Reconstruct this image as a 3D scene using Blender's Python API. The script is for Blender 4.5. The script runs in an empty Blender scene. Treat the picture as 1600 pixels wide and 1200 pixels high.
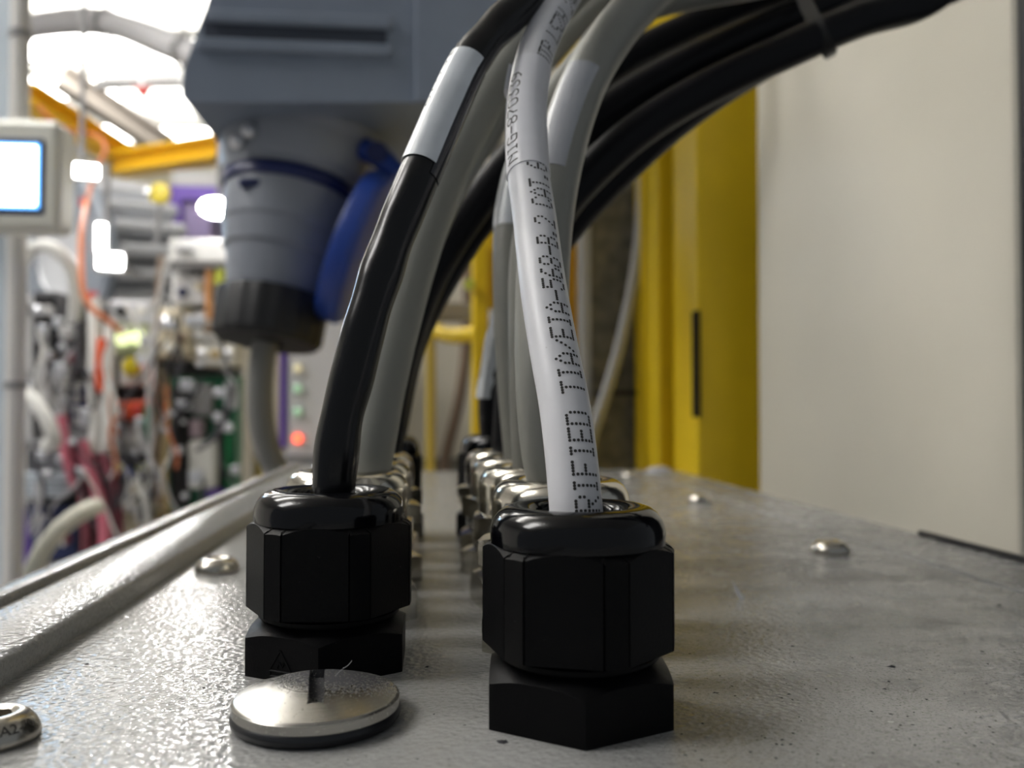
import bpy, math, random
from mathutils import Vector, Matrix

# ------------------------------------------------------------------ camera, world, lights, exposure
S = 0.001                       # all coordinates below are millimetres
scn = bpy.context.scene
COL = scn.collection
F = 1350.0                      # focal length in pixels of the 1600 px wide frame
CAM = Vector((0.0, 0.0, 43.8))
YAW = math.atan(132 / F)        # the camera looks a little to the right of the box's long axis
PIT = math.atan(34 / F)
FWD = Vector((math.sin(YAW) * math.cos(PIT), math.cos(YAW) * math.cos(PIT), math.sin(PIT)))
RGT = Vector((math.cos(YAW), -math.sin(YAW), 0))
UPV = RGT.cross(FWD)
cd = bpy.data.cameras.new('camera')
cam = bpy.data.objects.new('camera', cd)
COL.objects.link(cam)
m = Matrix((RGT, UPV, -FWD)).transposed().to_4x4()
m.translation = CAM * S
cam.matrix_world = m
cd.sensor_width = 36
cd.lens = 36 * F / 1600
cd.clip_start = 0.004
cd.clip_end = 100
cd.dof.use_dof = True
cd.dof.focus_distance = 0.135
cd.dof.aperture_fstop = 18
cd.dof.aperture_blades = 0
scn.camera = cam

w = bpy.data.worlds.new('hall_ambient')
scn.world = w
w.use_nodes = True
w.node_tree.nodes['Background'].inputs[0].default_value = (0.86, 0.93, 1.0, 1)
w.node_tree.nodes['Background'].inputs[1].default_value = 0.19

scn.view_settings.view_transform = 'Standard'
scn.view_settings.look = 'None'
scn.view_settings.gamma = 1
scn.view_settings.use_curve_mapping = False
scn.view_settings.exposure = 0.0

LAMP_PANEL = 11.0                # ceiling luminaires
ADDED_NEAR = 16.0
ADDED_MID = 18.0
LAMP_FLOOD = 420.0

# ------------------------------------------------------------------ helpers
def at(px, py, Y):
    """pixel of the 1600x1200 frame -> point (mm) on the vertical plane y = Y"""
    d = FWD + RGT * ((px - 800) / F) + UPV * (-(py - 600) / F)
    return CAM + d * (Y / d.y)

def on_plate(px, py, z=0.0):
    d = FWD + RGT * ((px - 800) / F) + UPV * (-(py - 600) / F)
    return CAM + d * ((z - CAM.z) / d.z)

def tag(o, label=None, cat=None, group=None, kind=None):
    if label: o['label'] = label
    if cat: o['category'] = cat
    if group: o['group'] = group
    if kind: o['kind'] = kind
    return o

def empty(name, loc, label, cat, group=None, rot=None):
    o = bpy.data.objects.new(name, None)
    COL.objects.link(o)
    o.empty_display_size = 0.01
    o.location = Vector(loc) * S
    if rot: o.rotation_euler = rot
    return tag(o, label, cat, group)

def copy_tree(o, parent=None):
    c = o.copy()
    COL.objects.link(c)
    c.parent = parent
    for ch in list(o.children):
        copy_tree(ch, c)
    return c

class MB:
    def __init__(self):
        self.v = []; self.f = []
    def add(self, vs, fs):
        b = len(self.v)
        self.v += [Vector(p) for p in vs]
        self.f += [[b + i for i in f] for f in fs]
        return self
    def box(self, lo, hi, c=0.0, M=None):
        lo, hi = Vector(lo), Vector(hi)
        if c <= 0:
            vs = [(x, y, z) for x in (lo.x, hi.x) for y in (lo.y, hi.y) for z in (lo.z, hi.z)]
            fs = [(0, 1, 3, 2), (4, 6, 7, 5), (0, 4, 5, 1), (2, 3, 7, 6), (0, 2, 6, 4), (1, 5, 7, 3)]
        else:
            c = min(c, min((hi - lo)[:]) * 0.45)
            vs = []; idx = {}
            for sx in (0, 1):
                for sy in (0, 1):
                    for sz in (0, 1):
                        s = (sx, sy, sz)
                        for ax in range(3):
                            p = [(hi if s[k] else lo)[k] for k in range(3)]
                            for k in range(3):
                                if k != ax: p[k] += -c if s[k] else c
                            idx[(s, ax)] = len(vs); vs.append(p)
            fs = []
            for ax in range(3):
                o1, o2 = (ax + 1) % 3, (ax + 2) % 3
                for sd in (0, 1):
                    q = []
                    for a, b in ((0, 0), (1, 0), (1, 1), (0, 1)):
                        s = [0, 0, 0]; s[ax] = sd; s[o1] = a; s[o2] = b
                        q.append(idx[(tuple(s), ax)])
                    fs.append(q if sd else q[::-1])
            for ax in range(3):
                o1, o2 = (ax + 1) % 3, (ax + 2) % 3
                for a in (0, 1):
                    for b in (0, 1):
                        s0 = [0, 0, 0]; s0[o1] = a; s0[o2] = b; s1 = list(s0); s1[ax] = 1
                        q = [idx[(tuple(s0), o1)], idx[(tuple(s1), o1)], idx[(tuple(s1), o2)], idx[(tuple(s0), o2)]]
                        fs.append(q if a == b else q[::-1])
            for s in [(a, b, cc) for a in (0, 1) for b in (0, 1) for cc in (0, 1)]:
                t = [idx[(s, 0)], idx[(s, 1)], idx[(s, 2)]]
                fs.append(t if sum(s) % 2 else t[::-1])
        if M: vs = [M @ Vector(p) for p in vs]
        return self.add(vs, fs)
    def lathe(self, prof, seg=48, M=None, cap0=False, cap1=False, rfun=None):
        vs = []; fs = []; n = len(prof)
        for i in range(seg):
            a = 2 * math.pi * i / seg
            for (r, z) in prof:
                rr = r * (rfun(a, z) if rfun else 1)
                vs.append(Vector((rr * math.cos(a), rr * math.sin(a), z)))
        for i in range(seg):
            j = (i + 1) % seg
            for k in range(n - 1):
                fs.append((i * n + k, j * n + k, j * n + k + 1, i * n + k + 1))
        if cap0: fs.append([i * n for i in range(seg)][::-1])
        if cap1: fs.append([i * n + n - 1 for i in range(seg)])
        if M: vs = [M @ p for p in vs]
        return self.add(vs, fs)
    def cyl(self, p0, p1, r0, r1=None, seg=20):
        p0, p1 = Vector(p0), Vector(p1)
        return self.lathe([(r0, 0), (r0 if r1 is None else r1, (p1 - p0).length)], seg, axis_matrix(p0, p1 - p0), True, True)
    def tube(self, pts, r, seg=14, cap=True, rf=None):
        fr = frames(pts)
        vs = []; fs = []
        for i, (c, t, n, b) in enumerate(fr):
            ri = (rf(i / (len(fr) - 1)) if rf else 1) * r
            for k in range(seg):
                a = 2 * math.pi * k / seg
                vs.append(c + n * (math.cos(a) * ri) + b * (math.sin(a) * ri))
        for i in range(len(fr) - 1):
            for k in range(seg):
                l = (k + 1) % seg
                fs.append((i * seg + k, i * seg + l, (i + 1) * seg + l, (i + 1) * seg + k))
        if cap:
            fs.append(list(range(seg))[::-1])
            fs.append([(len(fr) - 1) * seg + k for k in range(seg)])
        return self.add(vs, fs)
    def prism(self, poly, y0, y1):
        """polygon of (x, z) extruded along y"""
        n = len(poly)
        vs = [(x, y0, z) for x, z in poly] + [(x, y1, z) for x, z in poly]
        fs = [list(range(n)), [n + i for i in range(n)][::-1]]
        fs += [(i, i + n, (i + 1) % n + n, (i + 1) % n) for i in range(n)]
        return self.add(vs, fs)
    def build(self, name, mat, parent=None, origin=(0, 0, 0), sharp=35, smooth=True):
        o_ = Vector(origin)
        me = bpy.data.meshes.new(name)
        me.from_pydata([((p - o_) * S)[:] for p in self.v], [], self.f)
        me.update()
        if smooth:
            me.shade_smooth()
            me.set_sharp_from_angle(angle=math.radians(sharp))
        me.materials.append(mat)
        o = bpy.data.objects.new(name, me)
        COL.objects.link(o)
        if parent: o.parent = parent
        else: o.location = o_ * S
        return o

def axis_matrix(p, d, ref=None):
    z = Vector(d).normalized()
    ref = Vector(ref) if ref else (Vector((0, 0, 1)) if abs(z.z) < 0.95 else Vector((1, 0, 0)))
    x = (ref - z * ref.dot(z)).normalized()
    y = z.cross(x)
    M = Matrix((x, y, z)).transposed().to_4x4()
    M.translation = Vector(p)
    return M

def frames(pts):
    n_ = len(pts); out = []; n = None
    for i in range(n_):
        t = (pts[min(i + 1, n_ - 1)] - pts[max(i - 1, 0)]).normalized()
        if n is None:
            ref = Vector((0, -1, 0)) if abs(t.y) < 0.9 else Vector((0, 0, 1))
            n = ref
        n = (n - t * n.dot(t)).normalized()
        out.append((pts[i], t, n.copy(), t.cross(n)))
    return out

def spline(P, step):
    """centripetal-ish Catmull-Rom through P, resampled evenly"""
    P = [Vector(p) for p in P]
    Q = [P[0] * 2 - P[1]] + P + [P[-1] * 2 - P[-2]]
    raw = []
    for i in range(1, len(Q) - 2):
        p0, p1, p2, p3 = Q[i - 1:i + 3]
        d = (p2 - p1).length
        t1 = (p2 - p0) * (d / max(1e-6, (p2 - p1).length + (p1 - p0).length))
        t2 = (p3 - p1) * (d / max(1e-6, (p3 - p2).length + (p2 - p1).length))
        for k in range(24):
            t = k / 24
            raw.append(p1 * (2*t**3 - 3*t*t + 1) + t1 * (t**3 - 2*t*t + t) + p2 * (-2*t**3 + 3*t*t) + t2 * (t**3 - t*t))
    raw.append(P[-1])
    L = [0]
    for a, b in zip(raw, raw[1:]): L.append(L[-1] + (b - a).length)
    n = max(2, int(L[-1] / step)); out = []; j = 0
    for i in range(n + 1):
        s = L[-1] * i / n
        while j < len(L) - 2 and L[j + 1] < s: j += 1
        f = (s - L[j]) / max(1e-9, L[j + 1] - L[j])
        out.append(raw[j].lerp(raw[j + 1], min(1, f)))
    return out

def smooth_pts(pts, it):
    for _ in range(it):
        pts = [pts[0]] + [(pts[i - 1] + pts[i] * 2 + pts[i + 1]) / 4 for i in range(1, len(pts) - 1)] + [pts[-1]]
    return pts

def path(P, step=1.5, it=4):
    W = [Vector(p[1:]) if p[0] == 'w' else at(*p) for p in P]
    return smooth_pts(spline(W, step), it)

# ------------------------------------------------------------------ materials
MATS = {}
def mat(name, col, rough=0.5, metal=0.0, emit=None, es=1.0, noise=None, bump=None, spec=0.5, coat=0.0, alpha=None, trans=0.0, dirt=None):
    """noise=(scale per mm, amount) colour mottling; bump=(scale per mm, height mm); dirt=(scale, threshold, colour)"""
    if name in MATS: return MATS[name]
    mt = bpy.data.materials.new(name); MATS[name] = mt
    mt.use_nodes = True
    nt = mt.node_tree; N = nt.nodes; L = nt.links
    b = N['Principled BSDF']
    b.inputs['Base Color'].default_value = (*col, 1)
    b.inputs['Roughness'].default_value = rough
    b.inputs['Metallic'].default_value = metal
    b.inputs['Specular IOR Level'].default_value = spec
    b.inputs['Coat Weight'].default_value = coat
    b.inputs['Coat Roughness'].default_value = 0.15
    b.inputs['Transmission Weight'].default_value = trans
    if alpha is not None: b.inputs['Alpha'].default_value = alpha
    if emit:
        b.inputs['Emission Color'].default_value = (*emit, 1)
        b.inputs['Emission Strength'].default_value = es
    if noise or bump or dirt:
        tc = N.new('ShaderNodeTexCoord'); mp = N.new('ShaderNodeMapping')
        mp.inputs['Scale'].default_value = (1000, 1000, 1000)
        L.new(tc.outputs['Object'], mp.inputs['Vector'])
    src = None
    if noise:
        n = N.new('ShaderNodeTexNoise'); n.inputs['Scale'].default_value = noise[0]; n.inputs['Detail'].default_value = 6
        L.new(mp.outputs[0], n.inputs['Vector'])
        r = N.new('ShaderNodeValToRGB')
        a = noise[1]
        r.color_ramp.elements[0].position = 0.3; r.color_ramp.elements[1].position = 0.7
        r.color_ramp.elements[0].color = (*[max(0, c * (1 - a)) for c in col], 1)
        r.color_ramp.elements[1].color = (*[min(1, c * (1 + a)) for c in col], 1)
        L.new(n.outputs['Fac'], r.inputs['Fac'])
        src = r.outputs['Color']
        L.new(src, b.inputs['Base Color'])
    if dirt:
        n = N.new('ShaderNodeTexNoise'); n.inputs['Scale'].default_value = dirt[0]; n.inputs['Detail'].default_value = 4
        L.new(mp.outputs[0], n.inputs['Vector'])
        r = N.new('ShaderNodeValToRGB')
        r.color_ramp.elements[0].position = dirt[1]; r.color_ramp.elements[1].position = min(1, dirt[1] + 0.06)
        r.color_ramp.elements[0].color = (0, 0, 0, 1); r.color_ramp.elements[1].color = (0.75, 0.75, 0.75, 1)
        L.new(n.outputs['Fac'], r.inputs['Fac'])
        mx = N.new('ShaderNodeMix'); mx.data_type = 'RGBA'
        mx.inputs['A'].default_value = (*col, 1); mx.inputs['B'].default_value = (*dirt[2], 1)
        if src: L.new(src, mx.inputs['A'])
        L.new(r.outputs['Color'], mx.inputs['Factor'])
        L.new(mx.outputs['Result'], b.inputs['Base Color'])
    if bump:
        n = N.new('ShaderNodeTexNoise'); n.inputs['Scale'].default_value = bump[0]; n.inputs['Detail'].default_value = 3
        L.new(mp.outputs[0], n.inputs['Vector'])
        bp = N.new('ShaderNodeBump'); bp.inputs['Strength'].default_value = 1.0
        bp.inputs['Distance'].default_value = bump[1] * S
        L.new(n.outputs['Fac'], bp.inputs['Height'])
        L.new(bp.outputs['Normal'], b.inputs['Normal'])
    return mt

def powder_coat():
    """light grey textured enclosure paint: orange peel, dusty smudges, dark grit"""
    mt = mat('grey_powder_coat', (0.42, 0.42, 0.40), 0.30, spec=0.27)
    nt = mt.node_tree; N = nt.nodes; L = nt.links; b = N['Principled BSDF']
    tc = N.new('ShaderNodeTexCoord'); mp = N.new('ShaderNodeMapping'); mp.inputs['Scale'].default_value = (1000,) * 3
    L.new(tc.outputs['Object'], mp.inputs['Vector'])
    def noise(sc, det=4, rough=0.55):
        n = N.new('ShaderNodeTexNoise'); n.inputs['Scale'].default_value = sc; n.inputs['Detail'].default_value = det
        n.inputs['Roughness'].default_value = rough
        L.new(mp.outputs[0], n.inputs['Vector']); return n
    def ramp(src, p0, p1, c0=0.0, c1=1.0):
        r = N.new('ShaderNodeMapRange'); r.inputs['From Min'].default_value = p0; r.inputs['From Max'].default_value = p1
        r.inputs['To Min'].default_value = c0; r.inputs['To Max'].default_value = c1
        L.new(src, r.inputs['Value']); return r.outputs[0]
    def mul(a, c):
        q = N.new('ShaderNodeMath'); q.operation = 'MULTIPLY'; L.new(a, q.inputs[0])
        if isinstance(c, float): q.inputs[1].default_value = c
        else: L.new(c, q.inputs[1])
        return q.outputs[0]
    # dust smudges lie thicker on the side of the plate away from the lid flange
    sx = N.new('ShaderNodeSeparateXYZ'); L.new(mp.outputs[0], sx.inputs[0])
    side = ramp(sx.outputs['X'], -30, 45, 0.25, 1.0)
    smudge = mul(ramp(noise(0.09, 6, 0.65).outputs['Fac'], 0.42, 0.68), side)
    grain = mul(ramp(noise(0.9, 8, 0.85).outputs['Fac'], 0.48, 0.60), ramp(smudge, 0.0, 0.6, 0.15, 1.0))
    fine = mul(ramp(noise(2.2, 3, 0.6).outputs['Fac'], 0.575, 0.63), side)
    def mix(f, a, bcol, k):
        mx = N.new('ShaderNodeMix'); mx.data_type = 'RGBA'
        L.new(mul(f, k), mx.inputs['Factor'])
        if isinstance(a, tuple): mx.inputs['A'].default_value = a
        else: L.new(a, mx.inputs['A'])
        mx.inputs['B'].default_value = bcol
        return mx.outputs['Result']
    c = mix(smudge, (0.355, 0.355, 0.35, 1), (0.29, 0.285, 0.27, 1), 0.5)
    c = mix(grain, c, (0.13, 0.127, 0.12, 1), 0.65)
    c = mix(fine, c, (0.05, 0.05, 0.055, 1), 0.75)
    c = mix(mul(ramp(noise(0.95, 4, 0.7).outputs['Fac'], 0.585, 0.635), side), c, (0.05, 0.05, 0.055, 1), 0.6)
    L.new(c, b.inputs['Base Color'])
    rg = N.new('ShaderNodeMath'); rg.operation = 'MULTIPLY_ADD'; rg.inputs[1].default_value = 0.36; rg.inputs[2].default_value = 0.11
    L.new(smudge, rg.inputs[0]); L.new(rg.outputs[0], b.inputs['Roughness'])
    v = N.new('ShaderNodeTexVoronoi'); v.feature = 'SMOOTH_F1'; v.inputs['Scale'].default_value = 0.95
    v.inputs['Smoothness'].default_value = 0.6
    L.new(mp.outputs[0], v.inputs['Vector'])
    hs = N.new('ShaderNodeMath'); hs.operation = 'ADD'
    L.new(v.outputs['Distance'], hs.inputs[0]); L.new(noise(0.8, 3).outputs['Fac'], hs.inputs[1])
    bp = N.new('ShaderNodeBump'); bp.inputs['Distance'].default_value = 0.15 * S; bp.inputs['Strength'].default_value = 1
    L.new(hs.outputs[0], bp.inputs['Height']); L.new(bp.outputs['Normal'], b.inputs['Normal'])
    return mt

PLATE = powder_coat()
NYL = mat('black_nylon', (0.0025, 0.0025, 0.003), 0.45, spec=0.14, bump=(3.0, 0.03), dirt=(1.1, 0.73, (0.12, 0.12, 0.12)))
NYLG = mat('glossy_black_nylon', (0.002, 0.002, 0.003), 0.12, spec=0.4, bump=(0.25, 0.05), dirt=(1.3, 0.76, (0.2, 0.2, 0.2)))
BRASS = mat('nickel_plated_brass', (0.62, 0.59, 0.52), 0.16, 1.0, bump=(0.4, 0.05), dirt=(0.8, 0.70, (0.2, 0.18, 0.15)))
STEEL = mat('stainless_steel', (0.55, 0.52, 0.46), 0.26, 1.0, bump=(0.6, 0.06), dirt=(0.9, 0.68, (0.06, 0.06, 0.06)))
RUB = mat('black_rubber', (0.012, 0.013, 0.016), 0.35)
WHITE_PVC = mat('white_cable_jacket', (0.72, 0.72, 0.75), 0.38, noise=(0.12, 0.03), dirt=(0.5, 0.74, (0.45, 0.43, 0.40)))
GREY_PVC = mat('grey_cable_jacket', (0.28, 0.28, 0.25), 0.40, noise=(0.1, 0.05))
BLACK_PVC = mat('black_cable_jacket', (0.003, 0.003, 0.004), 0.22, spec=0.4, bump=(0.15, 0.12), dirt=(1.2, 0.78, (0.3, 0.3, 0.3)))
BLACK_PVC2 = mat('black_power_cable_jacket', (0.003, 0.003, 0.005), 0.42, spec=0.22)
INK = mat('black_print', (0.03, 0.028, 0.025), 0.6)
LABEL = mat('clear_label_film', (0.72, 0.76, 0.80), 0.22, noise=(0.09, 0.12), coat=0.3)
LABELW = mat('white_label_film', (0.78, 0.78, 0.82), 0.28, noise=(0.1, 0.05))
FILM = mat('translucent_label_film', (0.75, 0.77, 0.82), 0.25, alpha=0.45)
YEL = mat('yellow_enamel', (0.82, 0.57, 0.006), 0.42, noise=(0.02, 0.06))
YEL2 = mat('crane_yellow', (0.85, 0.50, 0.01), 0.45)
CREAM = mat('cream_enamel', (0.66, 0.63, 0.54), 0.40, noise=(0.01, 0.03))
DGREY = mat('dark_grey_enamel', (0.10, 0.10, 0.11), 0.5)
BLUEGREY = mat('blue_grey_plastic', (0.22, 0.26, 0.33), 0.45, noise=(0.03, 0.05))
PLUGGREY = mat('plug_grey_plastic', (0.28, 0.30, 0.34), 0.42)
BLUE = mat('blue_plastic', (0.012, 0.05, 0.30), 0.40)
DBLUE = mat('dark_blue_plastic', (0.01, 0.02, 0.11), 0.40)
BLKPL = mat('black_plastic', (0.010, 0.010, 0.011), 0.5)
WHITEPL = mat('white_plastic', (0.75, 0.75, 0.72), 0.4)
LGREY = mat('light_grey_enamel', (0.50, 0.50, 0.50), 0.45)
MGREY = mat('mid_grey_enamel', (0.27, 0.27, 0.28), 0.5)
WALL = mat('cream_wall_paint', (0.84, 0.78, 0.63), 0.8)
CEIL = mat('white_ceiling_paint', (0.82, 0.81, 0.78), 0.9)
CONC = mat('concrete_floor', (0.28, 0.27, 0.26), 0.7, noise=(0.01, 0.15))
GALV = mat('weathered_galvanised', (0.20, 0.185, 0.14), 0.6, noise=(0.08, 0.35))
SILV = mat('brushed_aluminium', (0.72, 0.73, 0.76), 0.3, 1.0)
SILVD = mat('dull_aluminium', (0.62, 0.64, 0.68), 0.42, 0.7)
ORANGE = mat('orange_plastic', (0.62, 0.17, 0.05), 0.45)
RED = mat('red_plastic', (0.60, 0.04, 0.03), 0.4)
REDOR = mat('red_orange_plastic', (0.85, 0.12, 0.04), 0.4)
PURPLE = mat('purple_enamel', (0.18, 0.10, 0.50), 0.5)
PINK = mat('dusty_pink_rubber', (0.50, 0.13, 0.18), 0.45)
MAROON = mat('maroon_rubber', (0.20, 0.05, 0.07), 0.5)
GREEN = mat('circuit_board_green', (0.015, 0.16, 0.075), 0.4)
TAN = mat('tan_board', (0.55, 0.43, 0.22), 0.6)
BEIGE = mat('beige_enamel', (0.66, 0.60, 0.45), 0.5)
BROWN = mat('brown_rubber', (0.26, 0.18, 0.12), 0.5)
NAVY = mat('navy_plastic', (0.02, 0.03, 0.10), 0.4)
LIME = mat('lime_plastic', (0.62, 0.68, 0.10), 0.35)
E_PANEL = mat('lit_ceiling_diffuser', (0.9, 0.9, 0.9), 0.5, emit=(1.0, 0.98, 0.94), es=LAMP_PANEL)
E_ADDED_NEAR = mat('added_near_diffuser', (0.9, 0.9, 0.9), 0.5, emit=(1.0, 0.98, 0.96), es=ADDED_NEAR)
E_ADDED_MID = mat('added_mid_diffuser', (0.9, 0.9, 0.9), 0.5, emit=(1.0, 0.97, 0.92), es=ADDED_MID)
E_FLOOD = mat('lit_flood_lamp', (0.9, 0.9, 0.9), 0.5, emit=(1.0, 0.98, 0.95), es=LAMP_FLOOD)
E_GLARE = mat('lit_lamp_glare', (0.9, 0.9, 0.9), 0.5, emit=(1.0, 0.99, 0.96), es=40.0)  # serves one lamp and the imitated reflections on the drum
E_SCREEN = mat('lit_screen', (0.1, 0.1, 0.1), 0.3, emit=(0.50, 0.74, 1.0), es=20.0)
E_SCRED = mat('lit_screen_border', (0.1, 0.1, 0.1), 0.3, emit=(0.12, 0.42, 0.95), es=4.0)
E_RED = mat('lit_red_indicator', (0.5, 0.02, 0.01), 0.3, emit=(1.0, 0.10, 0.04), es=4.0)
E_GRN = mat('lit_green_indicator', (0.55, 0.72, 0.58), 0.3, emit=(0.5, 0.9, 0.55), es=0.35)
E_YEL = mat('lit_yellow_indicator', (0.6, 0.6, 0.4), 0.3, emit=(1.0, 0.85, 0.55), es=0.5)
E_LIME = mat('lit_lime_indicator', (0.6, 0.7, 0.3), 0.3, emit=(0.9, 1.0, 0.55), es=1.3)

# ------------------------------------------------------------------ the hall
def struct(name, lo, hi, mt, label=None, c=0):
    o = MB().box(lo, hi, c).build(name, mt, origin=((lo[0] + hi[0]) / 2, (lo[1] + hi[1]) / 2, lo[2]), smooth=False)
    return tag(o, label, None, None, 'structure')

ZF, ZC = -1000, 2300
struct('floor', (-5200, -1500, ZF - 50), (3000, 8200, ZF), CONC, 'grey concrete hall floor')
struct('ceiling', (-5200, -1500, ZC), (3000, 8200, ZC + 60), CEIL, 'white hall ceiling')
struct('wall_back', (-5200, 8000, ZF), (3000, 8150, ZC), WALL, 'cream wall at the far end of the hall')
struct('wall_left', (-5200, 350, ZF), (-5050, 8000, ZC), CEIL, 'pale side wall of the hall')
struct('wall_partition', (-330, 1600, ZF), (2600, 1680, ZC), WALL, 'cream partition behind the yellow posts')
p0 = at(640, 716, 1600)
struct('baseboard_partition', (-330, 1586, ZF), (900, 1600, p0.z), GALV, 'brownish skirting along the foot of the cream partition')

def luminaire(x, y, lab, sx=1250, sy=420, em=E_PANEL):
    t = empty('ceiling_light', (x, y, ZC), lab, 'lamp', 'ceiling lights of the hall')
    zl = ZC - 260
    for sg in (-1, 1):
        MB().box((x - sx/2, y + sg * sy/2 - 12, zl - 20), (x + sx/2, y + sg * sy/2 + 12, zl + 20), 4).build('side_rail', WHITEPL, t, (x, y, ZC))
        MB().cyl((x + sg * sx * .35, y, zl), (x + sg * sx * .35, y, ZC), 6, None, 10).build('suspension_rod', LGREY, t, (x, y, ZC))
    MB().box((x - sx/2 + 5, y - sy/2 + 12, zl - 14), (x + sx/2 - 5, y + sy/2 - 12, zl + 14), 3).build('diffuser', em, t, (x, y, ZC))
luminaire(-1750, 4950, 'bright ceiling light right of the white duct, nearest the grey enclosure')
luminaire(-2600, 5600, 'bright ceiling light above the sagging yellow beam')
luminaire(-1900, 6500, 'bright ceiling light farthest back above the level yellow beam')
luminaire(-1500, 2900, 'ceiling light over the instrument rack')
luminaire(-1600, 1450, 'unseen ceiling light added over the aisle to brighten the instrument rack', em=E_ADDED_MID)  # added light above the frame, brightens the rack fronts
luminaire(-2300, 100, 'unseen ceiling light added left of the junction box for side light', em=E_ADDED_NEAR, sx=1500, sy=600)  # added light out of view, placed to throw light from the left

# ------------------------------------------------------------------ junction box with its top
XL, XR0, XR, Y0, Y1 = -66.0, 138.0, 168.0, -60.0, 585.0
jb = empty('junction_box', (38, 262, ZF), 'large light grey junction box carrying two rows of cable glands', 'junction box')
JO = (38, 262, ZF)
MB().box((-91, Y0, ZF), (XR, Y1, -2.2), 2).build('body', PLATE, jb, JO)
# give the top sheet its own origin at plate level so that its texture coordinates are sane
MB().box((XL - 2, Y0, -2.2), (XR0, Y1, 0), 0.5).build('gland_plate', PLATE, jb, JO, sharp=20)
MB().box((XR0 + 1.8, Y0, -2.2), (XR, Y1, 0), 0.7).build('right_flange', PLATE, jb, JO, sharp=20)
MB().prism([(XL, -2), (XL, 3.6), (XL - 0.8, 4.4), (XL - 18, 4.4), (XL - 18, -2)], Y0, Y1).build('lid_step', PLATE, jb, JO, sharp=50)
MB().prism([(XL - 17.5, -2), (XL - 17.5, 5.6), (XL - 18.1, 6.2), (XL - 23, 6.2), (XL - 25, 4.5), (XL - 25.5, -2)], Y0, Y1).build('lid_rim', PLATE, jb, JO, sharp=50)
MB().box((XR - 3.0, 120, 0), (XR - 0.6, 279, 1.7), 0.5).build('edge_gasket', RUB, jb, JO)

# ------------------------------------------------------------------ cable glands
def nut_ring(rot):
    pts = []
    for k in range(6):
        a0 = math.radians(60 * k) + rot
        def P(nx, t, ang): return (nx * math.cos(ang) - t * math.sin(ang), nx * math.sin(ang) + t * math.cos(ang))
        for t in (-5.2, -5.05): pts.append(P(11.55, t, a0))
        for t in (-4.9, -3.6, -2.4, -1.2, 0, 1.2, 2.4, 3.6, 4.9): pts.append(P(12.15, t, a0))
        for t in (5.05, 5.2): pts.append(P(11.55, t, a0))
        a1 = a0 + math.radians(30)
        for t in (-1.55, -0.8, 0, 0.8, 1.55): pts.append(P(13.1, t, a1))
    return pts
def hex_ring(R, rot, cr=0.5):
    pts = []
    for k in range(6):
        a = math.radians(60 * k) + rot
        c = Vector((R * math.cos(a), R * math.sin(a)))
        for d in (-1, 1):
            b = a + d * math.radians(60)
            e = Vector((R * math.cos(b), R * math.sin(b)))
            if d < 0: pts.append(c + (e - c).normalized() * cr)
            else:
                nxt = c + (e - c).normalized() * cr
                pts.append((c * 3 + pts[-1] / 2 + nxt / 2) / 4)
                for q in range(0, 9): pts.append(c + (e - c) * (cr / R + (1 - 2 * cr / R) * q / 9))
    return [tuple(p) for p in pts]
def ring_body(pts, zb, zt, r0, slope, r_in, z_in, slope_b=0.0, zb_in=None):
    """side wall over an outline, its top cut by a cone so that corners are chamfered"""
    n = len(pts); vs = []; fs = []
    for (x, y) in pts:
        r = math.hypot(x, y)
        vs += [(x * r_in / r, y * r_in / r, zb if zb_in is None else zb_in),
               (x, y, zb + max(0, r - r0) * slope_b),
               (x, y, zt - max(0, r - r0) * slope), (x * r_in / r, y * r_in / r, z_in)]
    for i in range(n):
        j = (i + 1) % n
        for k in range(3): fs.append((i * 4 + k, j * 4 + k, j * 4 + k + 1, i * 4 + k + 1))
    return MB().add(vs, fs)

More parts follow.
